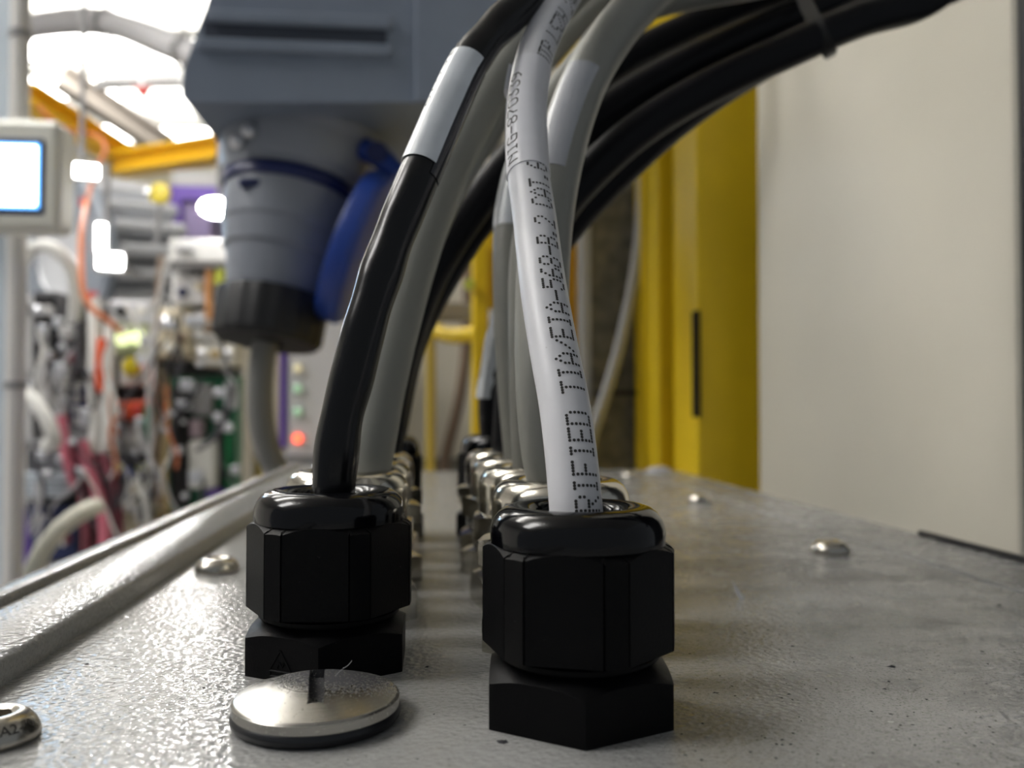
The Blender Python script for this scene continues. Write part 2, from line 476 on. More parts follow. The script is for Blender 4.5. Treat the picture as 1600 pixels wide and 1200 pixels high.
def nylon_gland(loc, label, rot_base, rot_nut, sc=1.0, emboss=False):
    t = empty('nylon_cable_gland', loc, label, 'cable gland', 'black nylon cable glands')
    hexp = hex_ring(13.86, rot_base)
    b = ring_body(hexp, 0, 6.9, 12.3, 0.55, 10.6, 8.0)
    ob = b.build('base_hexagon', NYL, t, sharp=24)
    MB().lathe([(10.4, 7.4), (10.4, 8.4), (11.2, 8.5), (11.2, 9.0), (10.3, 9.1), (10.3, 11)], 48).build('threaded_neck', NYL, t)
    n = ring_body(nut_ring(rot_nut), 9.7, 24.1, 12.1, 0.95, 11.0, 24.3)
    n.build('clamping_nut', NYL, t, sharp=18)
    prof = [(12.0, 24.0), (12.05, 25.3), (11.95, 26.3), (11.55, 27.4), (10.9, 28.3), (10.0, 28.95), (9.0, 29.25), (8.0, 29.2), (7.1, 28.8), (6.4, 28.1), (5.9, 27.0), (5.6, 25.0), (5.5, 20)]
    MB().lathe(prof, 64).build('sealing_dome', NYLG, t, sharp=60)
    if emboss:
        # raised warning triangle with a bar, on the flat facing the camera
        a = rot_base + math.radians(emboss)
        nrm = Vector((math.cos(a), math.sin(a), 0)); tg = Vector((-nrm.y, nrm.x, 0))
        base = nrm * (13.86 * math.cos(math.radians(30)) + 0.02)
        def pt(u, v, d=0.0): return base + tg * u + Vector((0, 0, v)) + nrm * d
        e = MB()
        tri = [(-2.1, 1.6), (2.1, 1.6), (0, 4.9), (-2.1, 1.6)]
        for (u0, v0), (u1, v1) in list(zip(tri, tri[1:])) + [((-1.9, 1.5), (-1.9, 0.8)), ((-1.9, 0.8), (1.9, 0.8)), ((1.9, 0.8), (1.9, 1.5)),
                                                            ((-0.6, 2.1), (-0.2, 3.0)), ((-0.2, 3.0), (0.3, 2.3)), ((0.3, 2.3), (0.7, 3.0))]:
            e.tube([pt(u0, v0), pt((u0 + u1) / 2, (v0 + v1) / 2), pt(u1, v1)], 0.16, 6)
        e.build('embossed_triangle', NYL, ob)
    t.scale = (sc, sc, sc if sc > 1.1 else 1.01)
    return t

def brass_gland():
    t = empty('brass_cable_gland', (0, 0, 0), 'x', 'cable gland', 'nickel plated brass cable glands')
    ring_body(hex_ring(15.6, 0.3), 0, 6.5, 14.0, 0.5, 12.0, 7.3).build('base_hexagon', BRASS, t, sharp=24)
    MB().lathe([(11.9, 7), (12.3, 7.6), (12.3, 11.8), (11.8, 12.2), (11.8, 12.9), (12.3, 13.3), (12.3, 15.2)], 40).build('threaded_neck', BRASS, t)
    ring_body(hex_ring(15.6, 0.05), 14.8, 19.8, 14.0, 0.5, 12.6, 20.2).build('collar_hexagon', BRASS, t, sharp=24)
    MB().lathe([(12.7, 20), (12.8, 25.6), (12.75, 26.6), (12.4, 27.9), (11.7, 29.1), (10.6, 30.0), (9.4, 30.4), (8.2, 30.3), (7.4, 29.7), (6.9, 28.6), (6.8, 22)], 56).build('dome_cap', BRASS, t, sharp=60)
    return t

_g = at(902.5, 1000, 123.6); GR = (_g.x, 123.6, 0)
_g = at(515.6, 900, 152); GL = (_g.x, 152, 0)
nylon_gland(GR, 'black nylon cable gland nearest the camera, holding the white printed cable', math.radians(-96), math.radians(-88 - 20), 1.045)
nylon_gland(GL, 'black nylon cable gland behind the slotted metal plug, holding the black labelled cable', math.radians(-90.5), math.radians(-56 + 22), 1.06, emboss=-30)
bg = brass_gland()
spots = [((24.6, 159.5, 0), 'shiny brass cable gland directly behind the nearest black gland, right row'),
         ((24.2, 194, 0), 'second brass cable gland from the front in the right row'),
         ((24.2, 228, 0), 'third brass cable gland from the front in the right row'),
         ((24.2, 262, 0), 'rearmost brass cable gland in the right row'),
         ((-16.8, 185, 0), 'brass cable gland directly behind the black gland of the left row'),
         ((-16.8, 219.5, 0), 'second brass cable gland from the front in the left row'),
         ((-16.8, 254, 0), 'rearmost brass cable gland in the left row')]
for i, (loc, lab) in enumerate(spots):
    o = bg if i == 0 else copy_tree(bg)
    o.location = Vector(loc) * S
    o.rotation_euler.z = 0.37 * i
    o['label'] = lab
nylon_gland((25.5, 297, 0), 'black nylon cable gland at the far end of the right row', 0.2, 0.5, 1.16)
nylon_gland((-16.5, 291, 0), 'black nylon cable gland at the far end of the left row', 0.3, 0.1, 1.16)

# ------------------------------------------------------------------ slotted plug with O-ring in front of the left gland
_g = at(495, 1100, 124); PLG = (_g.x, 124, 0)
pl = empty('blanking_plug', PLG, 'domed metal blanking plug with a screwdriver slot on a black seal ring', 'plug')
def plug_profile(r): return 5.9 - 2.45 * (r / 11.7) ** 1.7
mb = MB(); seg = 96; rings = [0.0, 0.5, 1.1, 1.2, 2.2, 3.4, 4.6, 5.8, 7.0, 8.0, 9.0, 10.0, 10.8, 11.4, 11.7]
# the dome is a fine grid of rings; the slot is cut by sinking the vertices inside it
rr = [11.9 * i / 70 for i in range(1, 71)]
sd = Vector((0.11, -1)).normalized()
vs = [(0, 0, 3.6)]
N_ = 240
for r in rr:
    for k in range(N_):
        a = 2 * math.pi * k / N_
        x, y = r * math.cos(a), r * math.sin(a)
        u = x * sd.x + y * sd.y; v_ = -x * sd.y + y * sd.x
        z = plug_profile(min(r, 11.7)) - (0.25 if r > 11.75 else 0)
        if abs(v_) < 1.05 and abs(u) < 7.6: z = min(z, 3.55)
        vs.append((x, y, z))
fs = [(0, 1 + k, 1 + (k + 1) % N_) for k in range(N_)]
for i in range(len(rr) - 1):
    for k in range(N_):
        l = (k + 1) % N_
        fs.append((1 + i * N_ + k, 1 + (i + 1) * N_ + k, 1 + (i + 1) * N_ + l, 1 + i * N_ + l))
mb.add(vs, fs)
b0 = 1 + (len(rr) - 1) * N_
low = []
mb.add([(12.0 * math.cos(2 * math.pi * k / N_), 12.0 * math.sin(2 * math.pi * k / N_), z) for z in (3.1, 1.9) for k in range(N_)],
       [(k, N_ + k, N_ + (k + 1) % N_, (k + 1) % N_) for k in range(N_)])
mb.add([(r * math.cos(2 * math.pi * k / N_), r * math.sin(2 * math.pi * k / N_), z) for r, z in ((11.9, plug_profile(11.7) - .25), (12.0, 3.1)) for k in range(N_)],
       [(k, N_ + k, N_ + (k + 1) % N_, (k + 1) % N_) for k in range(N_)])
mb.add([(r * math.cos(2 * math.pi * k / N_), r * math.sin(2 * math.pi * k / N_), 1.9) for r in (12.0, 9.0) for k in range(N_)],
       [(k, N_ + k, N_ + (k + 1) % N_, (k + 1) % N_) for k in range(N_)])
def plug_material():
    """turned stainless: concentric tool marks, grit gathered round the crown"""
    mt = mat('turned_plug_metal', (0.74, 0.71, 0.64), 0.22, 1.0)
    nt = mt.node_tree; N = nt.nodes; L = nt.links; b = N['Principled BSDF']
    tc = N.new('ShaderNodeTexCoord'); mp = N.new('ShaderNodeMapping'); mp.inputs['Scale'].default_value = (1000,) * 3
    L.new(tc.outputs['Object'], mp.inputs['Vector'])
    sx = N.new('ShaderNodeSeparateXYZ'); L.new(mp.outputs[0], sx.inputs[0])
    cb = N.new('ShaderNodeCombineXYZ'); L.new(sx.outputs[0], cb.inputs[0]); L.new(sx.outputs[1], cb.inputs[1])
    ln = N.new('ShaderNodeVectorMath'); ln.operation = 'LENGTH'; L.new(cb.outputs[0], ln.inputs[0])
    wn = N.new('ShaderNodeTexNoise'); wn.noise_dimensions = '1D'; wn.inputs['Scale'].default_value = 3.0; wn.inputs['Detail'].default_value = 6
    L.new(ln.outputs['Value'], wn.inputs['W'])
    bp = N.new('ShaderNodeBump'); bp.inputs['Distance'].default_value = 0.018 * S; L.new(wn.outputs['Fac'], bp.inputs['Height'])
    L.new(bp.outputs['Normal'], b.inputs['Normal'])
    n1 = N.new('ShaderNodeTexNoise'); n1.inputs['Scale'].default_value = 2.2; n1.inputs['Detail'].default_value = 5; L.new(mp.outputs[0], n1.inputs['Vector'])
    n2 = N.new('ShaderNodeTexNoise'); n2.inputs['Scale'].default_value = 0.35; L.new(mp.outputs[0], n2.inputs['Vector'])
    # grit amount: most on the crown and on the side away from the aisle
    off = N.new('ShaderNodeVectorMath'); off.operation = 'DISTANCE'; L.new(cb.outputs[0], off.inputs[0]); off.inputs[1].default_value = (2.5, 3.5, 0)
    mr = N.new('ShaderNodeMapRange'); mr.inputs['From Min'].default_value = 10.5; mr.inputs['From Max'].default_value = 5.0
    mr.inputs['To Min'].default_value = 0.0; mr.inputs['To Max'].default_value = 0.36; L.new(off.outputs['Value'], mr.inputs['Value'])
    ad = N.new('ShaderNodeMath'); L.new(n1.outputs['Fac'], ad.inputs[0]); L.new(mr.outputs[0], ad.inputs[1])
    cr = N.new('ShaderNodeMapRange'); cr.inputs['From Min'].default_value = 0.66; cr.inputs['From Max'].default_value = 0.76; L.new(ad.outputs[0], cr.inputs['Value'])
    mx = N.new('ShaderNodeMix'); mx.data_type = 'RGBA'; L.new(cr.outputs[0], mx.inputs['Factor'])
    mx.inputs['A'].default_value = (0.48, 0.465, 0.43, 1); mx.inputs['B'].default_value = (0.05, 0.05, 0.055, 1)
    L.new(mx.outputs['Result'], b.inputs['Base Color'])
    rg = N.new('ShaderNodeMapRange'); rg.inputs['To Min'].default_value = 0.27; rg.inputs['To Max'].default_value = 0.75; L.new(cr.outputs[0], rg.inputs['Value'])
    L.new(rg.outputs[0], b.inputs['Roughness'])
    mt_ = N.new('ShaderNodeMapRange'); mt_.inputs['To Min'].default_value = 1.0; mt_.inputs['To Max'].default_value = 0.1; L.new(cr.outputs[0], mt_.inputs['Value'])
    L.new(mt_.outputs[0], b.inputs['Metallic'])
    return mt
mb.build('slotted_cap', plug_material(), pl, sharp=40)
pl.scale = (.955, .955, 1)
MB().lathe([(11.0 + 1.25 * math.cos(a), 1.15 + 1.15 * math.sin(a)) for a in [math.radians(q * 24) for q in range(16)]], 80).build('seal_ring', RUB, pl)

# ------------------------------------------------------------------ button-head bolts of the plate
def text_mesh(txt, size):
    cu = bpy.data.curves.new('t', 'FONT'); cu.body = txt; cu.size = size; cu.align_x = 'CENTER'; cu.resolution_u = 2
    o = bpy.data.objects.new('t', cu); COL.objects.link(o)
    dg = bpy.context.evaluated_depsgraph_get()
    me = o.evaluated_get(dg).to_mesh()
    v = [x.co.copy() for x in me.vertices]; f = [list(p.vertices) for p in me.polygons]
    o.evaluated_get(dg).to_mesh_clear()
    bpy.data.objects.remove(o); bpy.data.curves.remove(cu)
    return v, f
def bolt_proto():
    t = empty('button_head_bolt', (0, 0, 0), 'x', 'bolt', 'button head bolts of the gland plate')
    hexr = lambda a, z: 1.0
    prof = [(5.3, 0.0), (5.55, 0.25), (5.6, 0.7), (5.45, 1.4), (5.0, 2.3), (4.3, 3.1), (3.5, 3.6), (2.95, 3.72), (2.75, 3.6)]
    hd = MB().lathe(prof, 48).build('head', STEEL, t, sharp=60)
    s = MB(); vs = []; 
    for z, r in ((3.6, 2.75), (3.3, 2.35), (1.0, 2.3)):
        for k in range(48):
            a = 2 * math.pi * k / 48
            hr = r if z > 3.5 else r * math.cos(math.radians(30)) / math.cos((a % math.radians(60)) - math.radians(30))
            vs.append((hr * math.cos(a), hr * math.sin(a), z))
    fs = [(i * 48 + k, i * 48 + (k + 1) % 48, (i + 1) * 48 + (k + 1) % 48, (i + 1) * 48 + k) for i in (0, 1) for k in range(48)]
    fs.append([96 + k for k in range(48)])
    s.add(vs, fs).build('hex_socket', STEEL, t, sharp=40)
    return t
bp_ = bolt_proto()
bl = [(tuple(on_plate(-10, 1156)), 'steel button-head bolt in the bottom left corner, lettering stamped on its head'),
      ((-55.2, 236, 0), 'steel button-head bolt beside the lid step, left of the black gland'),
      ((119.5, 248, 0), 'steel button-head bolt on the right side of the plate, the largest one there'),
      ((123.5, 384, 0), 'small steel button-head bolt on the right side, farther back toward the yellow post'),
      ((123.5, 520, 0), 'steel button-head bolt at the far right end of the plate')]
for i, (loc, lab) in enumerate(bl):
    o = bp_ if i == 0 else copy_tree(bp_)
    o.location = Vector(loc) * S; o['label'] = lab; o.rotation_euler.z = 0.5 * i
# stamped letters on the nearest bolt
v, f = text_mesh('A2-70', 1.75)
mb = MB()
for p in v: pass
vs = []
for p in v:
    ang = math.radians(-30) + p.x / 4.5
    rad = 4.95 - (p.y - 0.6) * 0.72
    # height of the head at that radius
    pr = [(5.0, 2.3), (4.3, 3.1), (3.5, 3.6)]
    z = 2.3 + (5.0 - rad) / 0.7 * 0.8 if rad > 4.3 else 3.1 + (4.3 - rad) / 0.8 * 0.5
    vs.append((rad * math.cos(ang), rad * math.sin(ang), z + 0.05))
MB().add(vs, f).build('stamped_lettering', mat('dark_stamping', (0.05, 0.045, 0.04), 0.5), bp_, smooth=False)

# small lump and chip on the plate
ch = MB().add([(0, 0, 0.0), (1.0, 0.1, 0), (-0.3, 0.4, 0), (-1.9, 0.6, 4.2), (-1.6, 0.7, 4.1)], [(0, 1, 4, 3), (1, 2, 4), (2, 0, 3), (2, 3, 4), (0, 2, 1)])
q = on_plate(1157, 936)
tag(ch.build('metal_chip', mat('chip_pale', (.8, .8, .8), .3), None, (0, 0, 0), smooth=False), 'tiny upright silver metal chip lying right of the front black gland', 'metal chip').location = q * S
q = on_plate(1029, 738)
lm = empty('screw_cap', (q.x, q.y, 0), 'pale rounded screw cap at the far right end of the plate beside the yellow post', 'screw cap')
MB().lathe([(8.5, 0), (8.2, 1.2), (6.5, 2.8), (3.5, 3.8), (0.05, 4.1)], 28).build('cap', LGREY, lm, sharp=70)
MB().lathe([(9.6, 0), (9.6, 0.8), (8.3, 0.9)], 28).build('washer', SILV, lm)

# grit on the plate
random.seed(4)
g = MB()
for (px, py, s_) in [(1393, 1042, .9), (1389, 1065, .5), (1562, 946, .9), (785, 1160, 1.0), (790, 1158, .6), (1248, 959, .6), (1534, 1018, .5), (1362, 1112, .4),
                     (1238, 1010, .5), (1383, 1077, .5), (350, 1102, .4), (318, 1075, .5), (668, 1042, .6), (52, 1037, .5), (248, 1008, .5), (136, 1038, .5)] + \
                    [(random.uniform(1060, 1590), random.uniform(900, 1195), random.uniform(.15, .4)) for _ in range(170)] + \
                    [(random.uniform(60, 760), random.uniform(1000, 1195), random.uniform(.12, .3)) for _ in range(60)]:
    c = on_plate(px, py)
    if (c.x - GR[0])**2 + (c.y - GR[1])**2 < 15**2 or (c.x - GL[0])**2 + (c.y - GL[1])**2 < 15**2 or (c.x - PLG[0])**2 + (c.y - PLG[1])**2 < 13**2 or c.x < XL + 1: continue
    a = random.uniform(0, 6.3); pts = []
    for k in range(5):
        b = a + k * 1.257; r = s_ * random.uniform(.5, 1.1) * (0.6 if k % 2 else 1)
        pts.append((c.x + r * math.cos(b), c.y + r * math.sin(b), 0.02))
    pts.append((c.x, c.y, 0.35 * s_))
    g.add(pts, [(k, (k + 1) % 5, 5) for k in range(5)])
tag(g.build('grit', mat('dark_grit', (0.02, 0.02, 0.025), 0.8), None, (0, 0, 0), smooth=False), 'dark grit specks scattered over the grey plate', 'grit', None, 'stuff')
# a loose fibre lying on the plug and one by the left gland
hair = MB().tube(smooth_pts(spline([Vector((-12.8, 124, 5.9)), Vector((-12.0, 124.5, 6.6)), Vector((-11.0, 125, 7.1)), Vector((-10.6, 125.4, 7.6))], 0.3), 2), 0.05, 5)
tag(hair.build('lint_fibre', mat('pale_lint', (0.4, 0.4, 0.4), 0.8), None, (-15.5, 121, 6)), 'thin pale lint fibre standing on the slotted metal plug', 'fibre')

# ------------------------------------------------------------------ cables
FONT = {
 'V': "10001 10001 10001 10001 10001 01010 00100", 'E': "11111 10000 10000 11110 10000 10000 11111",
 'R': "11110 10001 10001 11110 10100 10010 10001", 'I': "01110 00100 00100 00100 00100 00100 01110",
 'F': "11111 10000 10000 11110 10000 10000 10000", 'D': "11110 10001 10001 10001 10001 10001 11110",
 'T': "11111 00100 00100 00100 00100 00100 00100", 'A': "00100 01010 10001 10001 11111 10001 10001",
 '/': "00000 00001 00010 00100 01000 10000 00000", '-': "00000 00000 00000 11111 00000 00000 00000",
 '5': "11111 10000 11110 00001 00001 10001 01110", '6': "00110 01000 10000 11110 10001 10001 01110",
 '8': "01110 10001 10001 01110 10001 10001 01110", 'B': "11110 10001 10001 11110 10001 10001 11110",
 '.': "00000 00000 00000 00000 00000 01100 01100", '2': "01110 10001 00001 00010 00100 01000 11111",
 'C': "01110 10001 10000 10000 10000 10001 01110", 'U': "10001 10001 10001 10001 10001 10001 01110",
 'P': "11110 10001 10001 11110 10000 10000 10000", 'L': "10000 10000 10000 10000 10000 10000 11111",
 'S': "01111 10000 10000 01110 00001 00001 11110", 'Z': "11111 00001 00010 00100 01000 10000 11111",
 'H': "10001 10001 10001 11111 10001 10001 10001", '4': "00010 00110 01010 10010 11111 00010 00010",
 'W': "10001 10001 10001 10101 10101 11011 10001", 'G': "01110 10001 10000 10111 10001 10001 01111",
 '9': "01110 10001 10001 01111 00001 00010 01100", '7': "11111 00001 00010 00100 01000 01000 01000",
 '0': "01110 10001 10001 10001 10001 10001 01110", '3': "11111 00010 00100 00010 00001 10001 01110",
 '1': "00100 01100 00100 00100 00100 00100 01110", 'N': "10001 11001 10101 10011 10001 10001 10001", 'M': "10001 11011 10101 10101 10001 10001 10001", ' ': "00000 " * 7}
def arc_table(pts):
    L = [0]
    for a, b in zip(pts, pts[1:]): L.append(L[-1] + (b - a).length)
    return L
def sample(pts, L, s):
    i = 0
    while i < len(L) - 2 and L[i + 1] < s: i += 1
    f = (s - L[i]) / (L[i + 1] - L[i])
    c = pts[i].lerp(pts[i + 1], f)
    a = pts[max(0, i - 2)]; b = pts[min(len(pts) - 1, i + 3)]
    return c, (b - a).normalized()
def dot_text(txt, pts, R, s0, pitch, th0, dth, dr, mt, parent, origin, name='printed_lettering', fill=1):
    """printed dots wrapped on a tube; reading direction runs along the tube, letter tops toward the left"""
    L = arc_table(pts); mb = MB(); cw = pitch * 0.70 / 4
    for ci, chh in enumerate(txt):
        rows = FONT[chh].split()
        for ri, row in enumerate(rows):
            for k, on in enumerate(row):
                if on != '1': continue
                todo = [(k, ri)]
                if fill > 1:      # stroke lettering: fill between neighbouring dots
                    for (dk, dr_) in ((1, 0), (0, 1), (1, 1), (-1, 1)):
                        kk, rr_ = k + dk, ri + dr_
                        if 0 <= kk < 5 and rr_ < 7 and rows[rr_][kk] == '1' and not (dk and dr_ and (rows[ri][kk] == '1' or rows[rr_][k] == '1')):
                            todo += [(k + dk * q / fill, ri + dr_ * q / fill) for q in range(1, fill)]
                for (kk, rr_) in todo:
                    s = s0 + ci * pitch + kk * cw
                    c, t = sample(pts, L, s)
                    n = CAM - c; n = (n - t * n.dot(t)).normalized()
                    b = t.cross(n)
                    if b.dot(RGT) < 0: b = -b
                    th = math.radians(th0 + rr_ * dth)
                    o = n * math.cos(th) + b * math.sin(th)
                    tb = -n * math.sin(th) + b * math.cos(th)
                    p = c + o * (R + 0.025)
                    vs = [p + t * (dr * math.cos(q * 1.0472)) + tb * (dr * math.sin(q * 1.0472)) for q in range(6)]
                    mb.add(vs, [list(range(6))])
    ob = mb.build(name, mt, parent, origin, smooth=False)
    return ob
BUNDLE = []
def cable(name, lab, P, r, mt, step=1.5, it=5, seg=20, group='cables in the glands', rf=None):
    pts = path(P, step, it)
    o0 = pts[0]
    if name == 'black_power_cable': BUNDLE.append((pts, r))
    t = empty(name, o0, lab, 'cable', group)
    MB().tube(pts, r, seg, rf=rf).build('jacket', mt, t, o0, sharp=80)
    return t, pts, o0
def sleeve(pts, s0, s1, R, th0, th1, mt, parent, o0, name, thick=0.22):
    """curved film wrapped part-way round a cable"""
    L = arc_table(pts); nb = 30; na = 26; mb = MB(); vs = []
    for lay in (0, 1):
        for i in range(nb + 1):
            c, t = sample(pts, L, s0 + (s1 - s0) * i / nb)
            n = CAM - c; n = (n - t * n.dot(t)).normalized(); b = t.cross(n)
            if b.dot(RGT) < 0: b = -b
            for k in range(na + 1):
                th = math.radians(th0 + (th1 - th0) * k / na)
                vs.append(c + (n * math.cos(th) + b * math.sin(th)) * (R + thick * lay))
    w_ = na + 1; h_ = (nb + 1) * w_; fs = []
    for i in range(nb):
        for k in range(na):
            a = i * w_ + k
            fs.append((h_ + a, h_ + a + 1, h_ + a + w_ + 1, h_ + a + w_))
            fs.append((a, a + w_, a + w_ + 1, a + 1))
    for i in range(nb):
        for k in (0, na):
            a = i * w_ + k
            fs.append((a, a + w_, h_ + a + w_, h_ + a))
    for k in range(na):
        for i in (0, nb):
            a = i * w_ + k
            fs.append((a, a + 1, h_ + a + 1, h_ + a))
    mb.add(vs, fs)
    return mb.build(name, mt, parent, o0, sharp=50)
def s_at_py(pts, py):
    """arc length at which the cable passes a given image row"""
    L = arc_table(pts)
    for i, p in enumerate(pts):
        d = p - CAM
        y = 600 - d.dot(UPV) / d.dot(FWD) * F
        if y < py: return L[i]
    return L[-1]

def out(lv):
    """each cable leaves the picture to the right on its own level"""
    return [('w', 330, 272, 300 + 20 * lv), ('w', 620, 275, 380 + 20 * lv)]
# white printed data cable
t, wp, o0 = cable('data_cable', 'white data cable with dotted black lettering in the nearest black gland',
    [('w', GR[0], GR[1], 14), (903, 850, 123.8), (900, 795, 124.6), (891, 700, 127.5), (880, 620, 131), (868, 560, 134.5), (849, 450, 142), (835, 340, 152), (825, 265, 159),
     (822, 200, 165), (825, 140, 171), (840, 75, 178), (868, 15, 185), (910, -50, 195), (975, -120, 212), ('w', 130, 262, 246)] + out(3), 3.9, WHITE_PVC, 1.2, 5, 32)
sD = s_at_py(wp, 682)
PITCH = 2.43
dot_text('VERIFIED TIA/EIA-568-B.2 CAT.6', wp, 3.9, sD - 7 * PITCH, PITCH, 1, 9.3, 0.26, INK, t, o0)
sU = s_at_py(wp, 118)
dot_text('UTP LSZH 24AWG', wp, 3.9, sU, PITCH, 8, 9.0, 0.26, INK, t, o0, 'printed_lettering')
lb = sleeve(wp, s_at_py(wp, 278), s_at_py(wp, 114), 3.93, -118, 150, LABELW, t, o0, 'wrap_label', 0.14)
dot_text('NIG-870339', wp, 4.07, s_at_py(wp, 272), 2.5, -59, 5.6, 0.17, INK, lb, o0, 'label_lettering', fill=4)
sleeve(wp, s_at_py(wp, 150), s_at_py(wp, 112), 4.1, -116, -86, LABELW, t, o0, 'label_flap', 0.7)

# black labelled cable in the left gland
def wav(u): return 1 + 0.026 * math.sin(u * 330) + 0.016 * math.sin(u * 517 + 1)
t, bp2, o0 = cable('black_data_cable', 'glossy wavy black cable with a silvery wrap label in the left black gland',
    [('w', GL[0], GL[1], 14), (519, 800, 152), (521, 765, 152), (531, 667, 152), (551, 587, 152.5), (571, 507, 153), (587, 455, 154), (610, 385, 156), (640, 310, 158), (665, 250, 161),
     (699, 170, 165), (735, 95, 171), (775, 45, 176), (822, 0, 182), (882, -66, 196), (955, -160, 214), ('w', 130, 262, 300)] + out(6), 3.8, BLACK_PVC, 1.2, 4, 32, rf=lambda u: wav(u) if u < 0.5 else 1)
lb = sleeve(bp2, s_at_py(bp2, 268), s_at_py(bp2, 106), 3.98, -130, 28, LABEL, t, o0, 'wrap_label', 0.16)
sleeve(bp2, s_at_py(bp2, 282), s_at_py(bp2, 112), 3.95, 24, 85, mat('clear_gloss_tape', (0.02, 0.02, 0.025), 0.12), t, o0, 'clear_overlap', 0.1)
dot_text('870312', bp2, 4.15, s_at_py(bp2, 190), 3.2, -92, 5.0, 0.16, INK, lb, o0, 'label_lettering', fill=3)

# grey cables of the brass glands
t, gp, o0 = cable('grey_cable', 'thick grey cable just behind the white printed cable',
    [('w', 24.6, 159.5, 16), (874, 770, 159.5), (863, 730, 159.5), (852, 640, 162), (847, 526, 167), (850, 400, 173), (862, 300, 179), (886, 200, 187), (922, 110, 195), (985, 20, 205), (1065, -50, 217), ('w', 150, 276, 222)] + out(1), 5.4, GREY_PVC)
sleeve(gp, s_at_py(gp, 285), s_at_py(gp, 132), 5.45, -60, 18, FILM, t, o0, 'clear_label', 0.12)
cable('grey_cable', 'grey cable of the second brass gland, between the thick and the thin grey cable',
    [('w', 24.2, 194, 16), (836, 760, 194), (832, 735, 194), (826, 600, 196), (824, 500, 199), (826, 400, 203), (840, 320, 208), (866, 240, 214), (910, 130, 222), (975, 45, 232), (1050, -25, 242), ('w', 150, 290, 242)] + out(2), 4.5, GREY_PVC)
t, gp, o0 = cable('grey_cable', 'leftmost slim grey cable of the right row, clear film near its top',
    [('w', 24.2, 228, 16), (815, 735, 227), (810, 690, 228), (802, 600, 230), (796, 500, 233), (794, 400, 237), (798, 330, 241), (815, 255, 246), (850, 180, 252), (905, 100, 260), (985, 20, 270), ('w', 150, 296, 205)] + out(0), 4.3, GREY_PVC)
sleeve(gp, s_at_py(gp, 362), s_at_py(gp, 262), 4.35, -95, 40, LABEL, t, o0, 'clear_label', 0.12)
cable('grey_cable', 'grey cable running along the right side of the glossy black cable',
    [('w', -16.8, 185, 16), (566, 760, 185), (574, 720, 185.5), (597, 600, 189), (624, 490, 194), (655, 385, 200), (690, 290, 206), (720, 226, 210), (752, 165, 215), (800, 90, 222), (860, 20, 230), (940, -55, 242), ('w', 150, 290, 280)] + out(5), 5.3, GREY_PVC)
cable('grey_cable', 'slim grey cable in the second brass gland of the left row',
    [('w', -16.8, 219.5, 16), (582, 745, 219.5), (590, 715, 220), (603, 620, 222), (626, 510, 226), (658, 410, 231), (696, 318, 237), (740, 240, 243), (795, 160, 251), (870, 72, 276), (960, -15, 290), ('w', 150, 300, 262)] + out(4), 4.0, GREY_PVC)

# black power cables swept into a bundle to the upper right
def bout(dy, dz):
    return [('w', 255, 274 + dy, 246 + dz), ('w', 420, 262 + dy, 268 + dz), ('w', 640, 250 + dy, 270 + dz)]
cable('black_power_cable', 'uppermost black cable of the bundle sweeping to the upper right',
    [('w', -16.8, 254, 16), (592, 720, 254), (600, 680, 255), (616, 590, 258), (642, 500, 262), (680, 415, 268), (735, 330, 275), (800, 250, 281), (870, 178, 286), (934, 125, 296), (1015, 74, 302), (1150, 12, 306), (1260, -30, 306), (1400, -75, 306)] + bout(8, 14), 5.8, BLACK_PVC2)
t, bl2, o0 = cable('black_power_cable', 'black cable arching from the far left gland, pale label on its bend',
    [('w', -16.5, 291, 16), (598, 710, 291), (606, 670, 291), (622, 587, 291), (637, 533, 291), (662, 478, 291), (697, 415, 290), (738, 352, 288), (795, 290, 285), (850, 245, 283), (915, 200, 282), (1015, 135, 284), (1105, 88, 287), (1222, 38, 292), (1330, -2, 296), (1450, -40, 298)] + bout(8, -2), 6.6, BLACK_PVC2)
sleeve(bl2, s_at_py(bl2, 425), s_at_py(bl2, 305), 7.45, -100, -22, LABEL, t, o0, 'pale_label', 0.2)
cable('black_power_cable', 'black cable in the middle of the bundle, from the rearmost brass gland',
    [('w', 24.2, 262, 16), (798, 715, 262), (800, 660, 262), (806, 560, 262), (822, 450, 262), (850, 370, 262), (890, 305, 262), (992, 208, 262), (1105, 138, 264), (1240, 75, 267), (1340, 32, 271), (1460, -8, 276)] + bout(-8, 6), 5.8, BLACK_PVC2)
t, bl3, o0 = cable('black_power_cable', 'lowest black cable of the bundle, from the far right gland',
    [('w', 25.5, 297, 16), (780, 690, 297), (776, 630, 297), (786, 560, 297), (802, 490, 295), (830, 430, 290), (885, 352, 285), (960, 272, 282), (1060, 182, 280), (1170, 108, 283), (1270, 58, 286), (1390, 8, 288), (1500, -30, 290)] + bout(-8, -12), 6.4, BLACK_PVC2)
mb = MB(); L_ = arc_table(bl3); random.seed(8)
for k in range(16):     # crumpled film on the stem
    s = s_at_py(bl3, 625) + (s_at_py(bl3, 450) - s_at_py(bl3, 625)) * k / 15
    c, tt = sample(bl3, L_, s); n = CAM - c; n = (n - tt * n.dot(tt)).normalized(); b = tt.cross(n)
    if b.dot(RGT) < 0: b = -b
    mb.add([c + (n * math.cos(th) + b * math.sin(th)) * (7.1 + random.uniform(0, .5)) for th in (-1.7, -1.2, -0.7, -0.25 + random.uniform(-.2, .3))], [])
mb.f = [(i * 4 + k, i * 4 + k + 1, i * 4 + k + 5, i * 4 + k + 4) for i in range(15) for k in range(3)]
mb.build('crumpled_film', LABEL, t, o0, sharp=20)
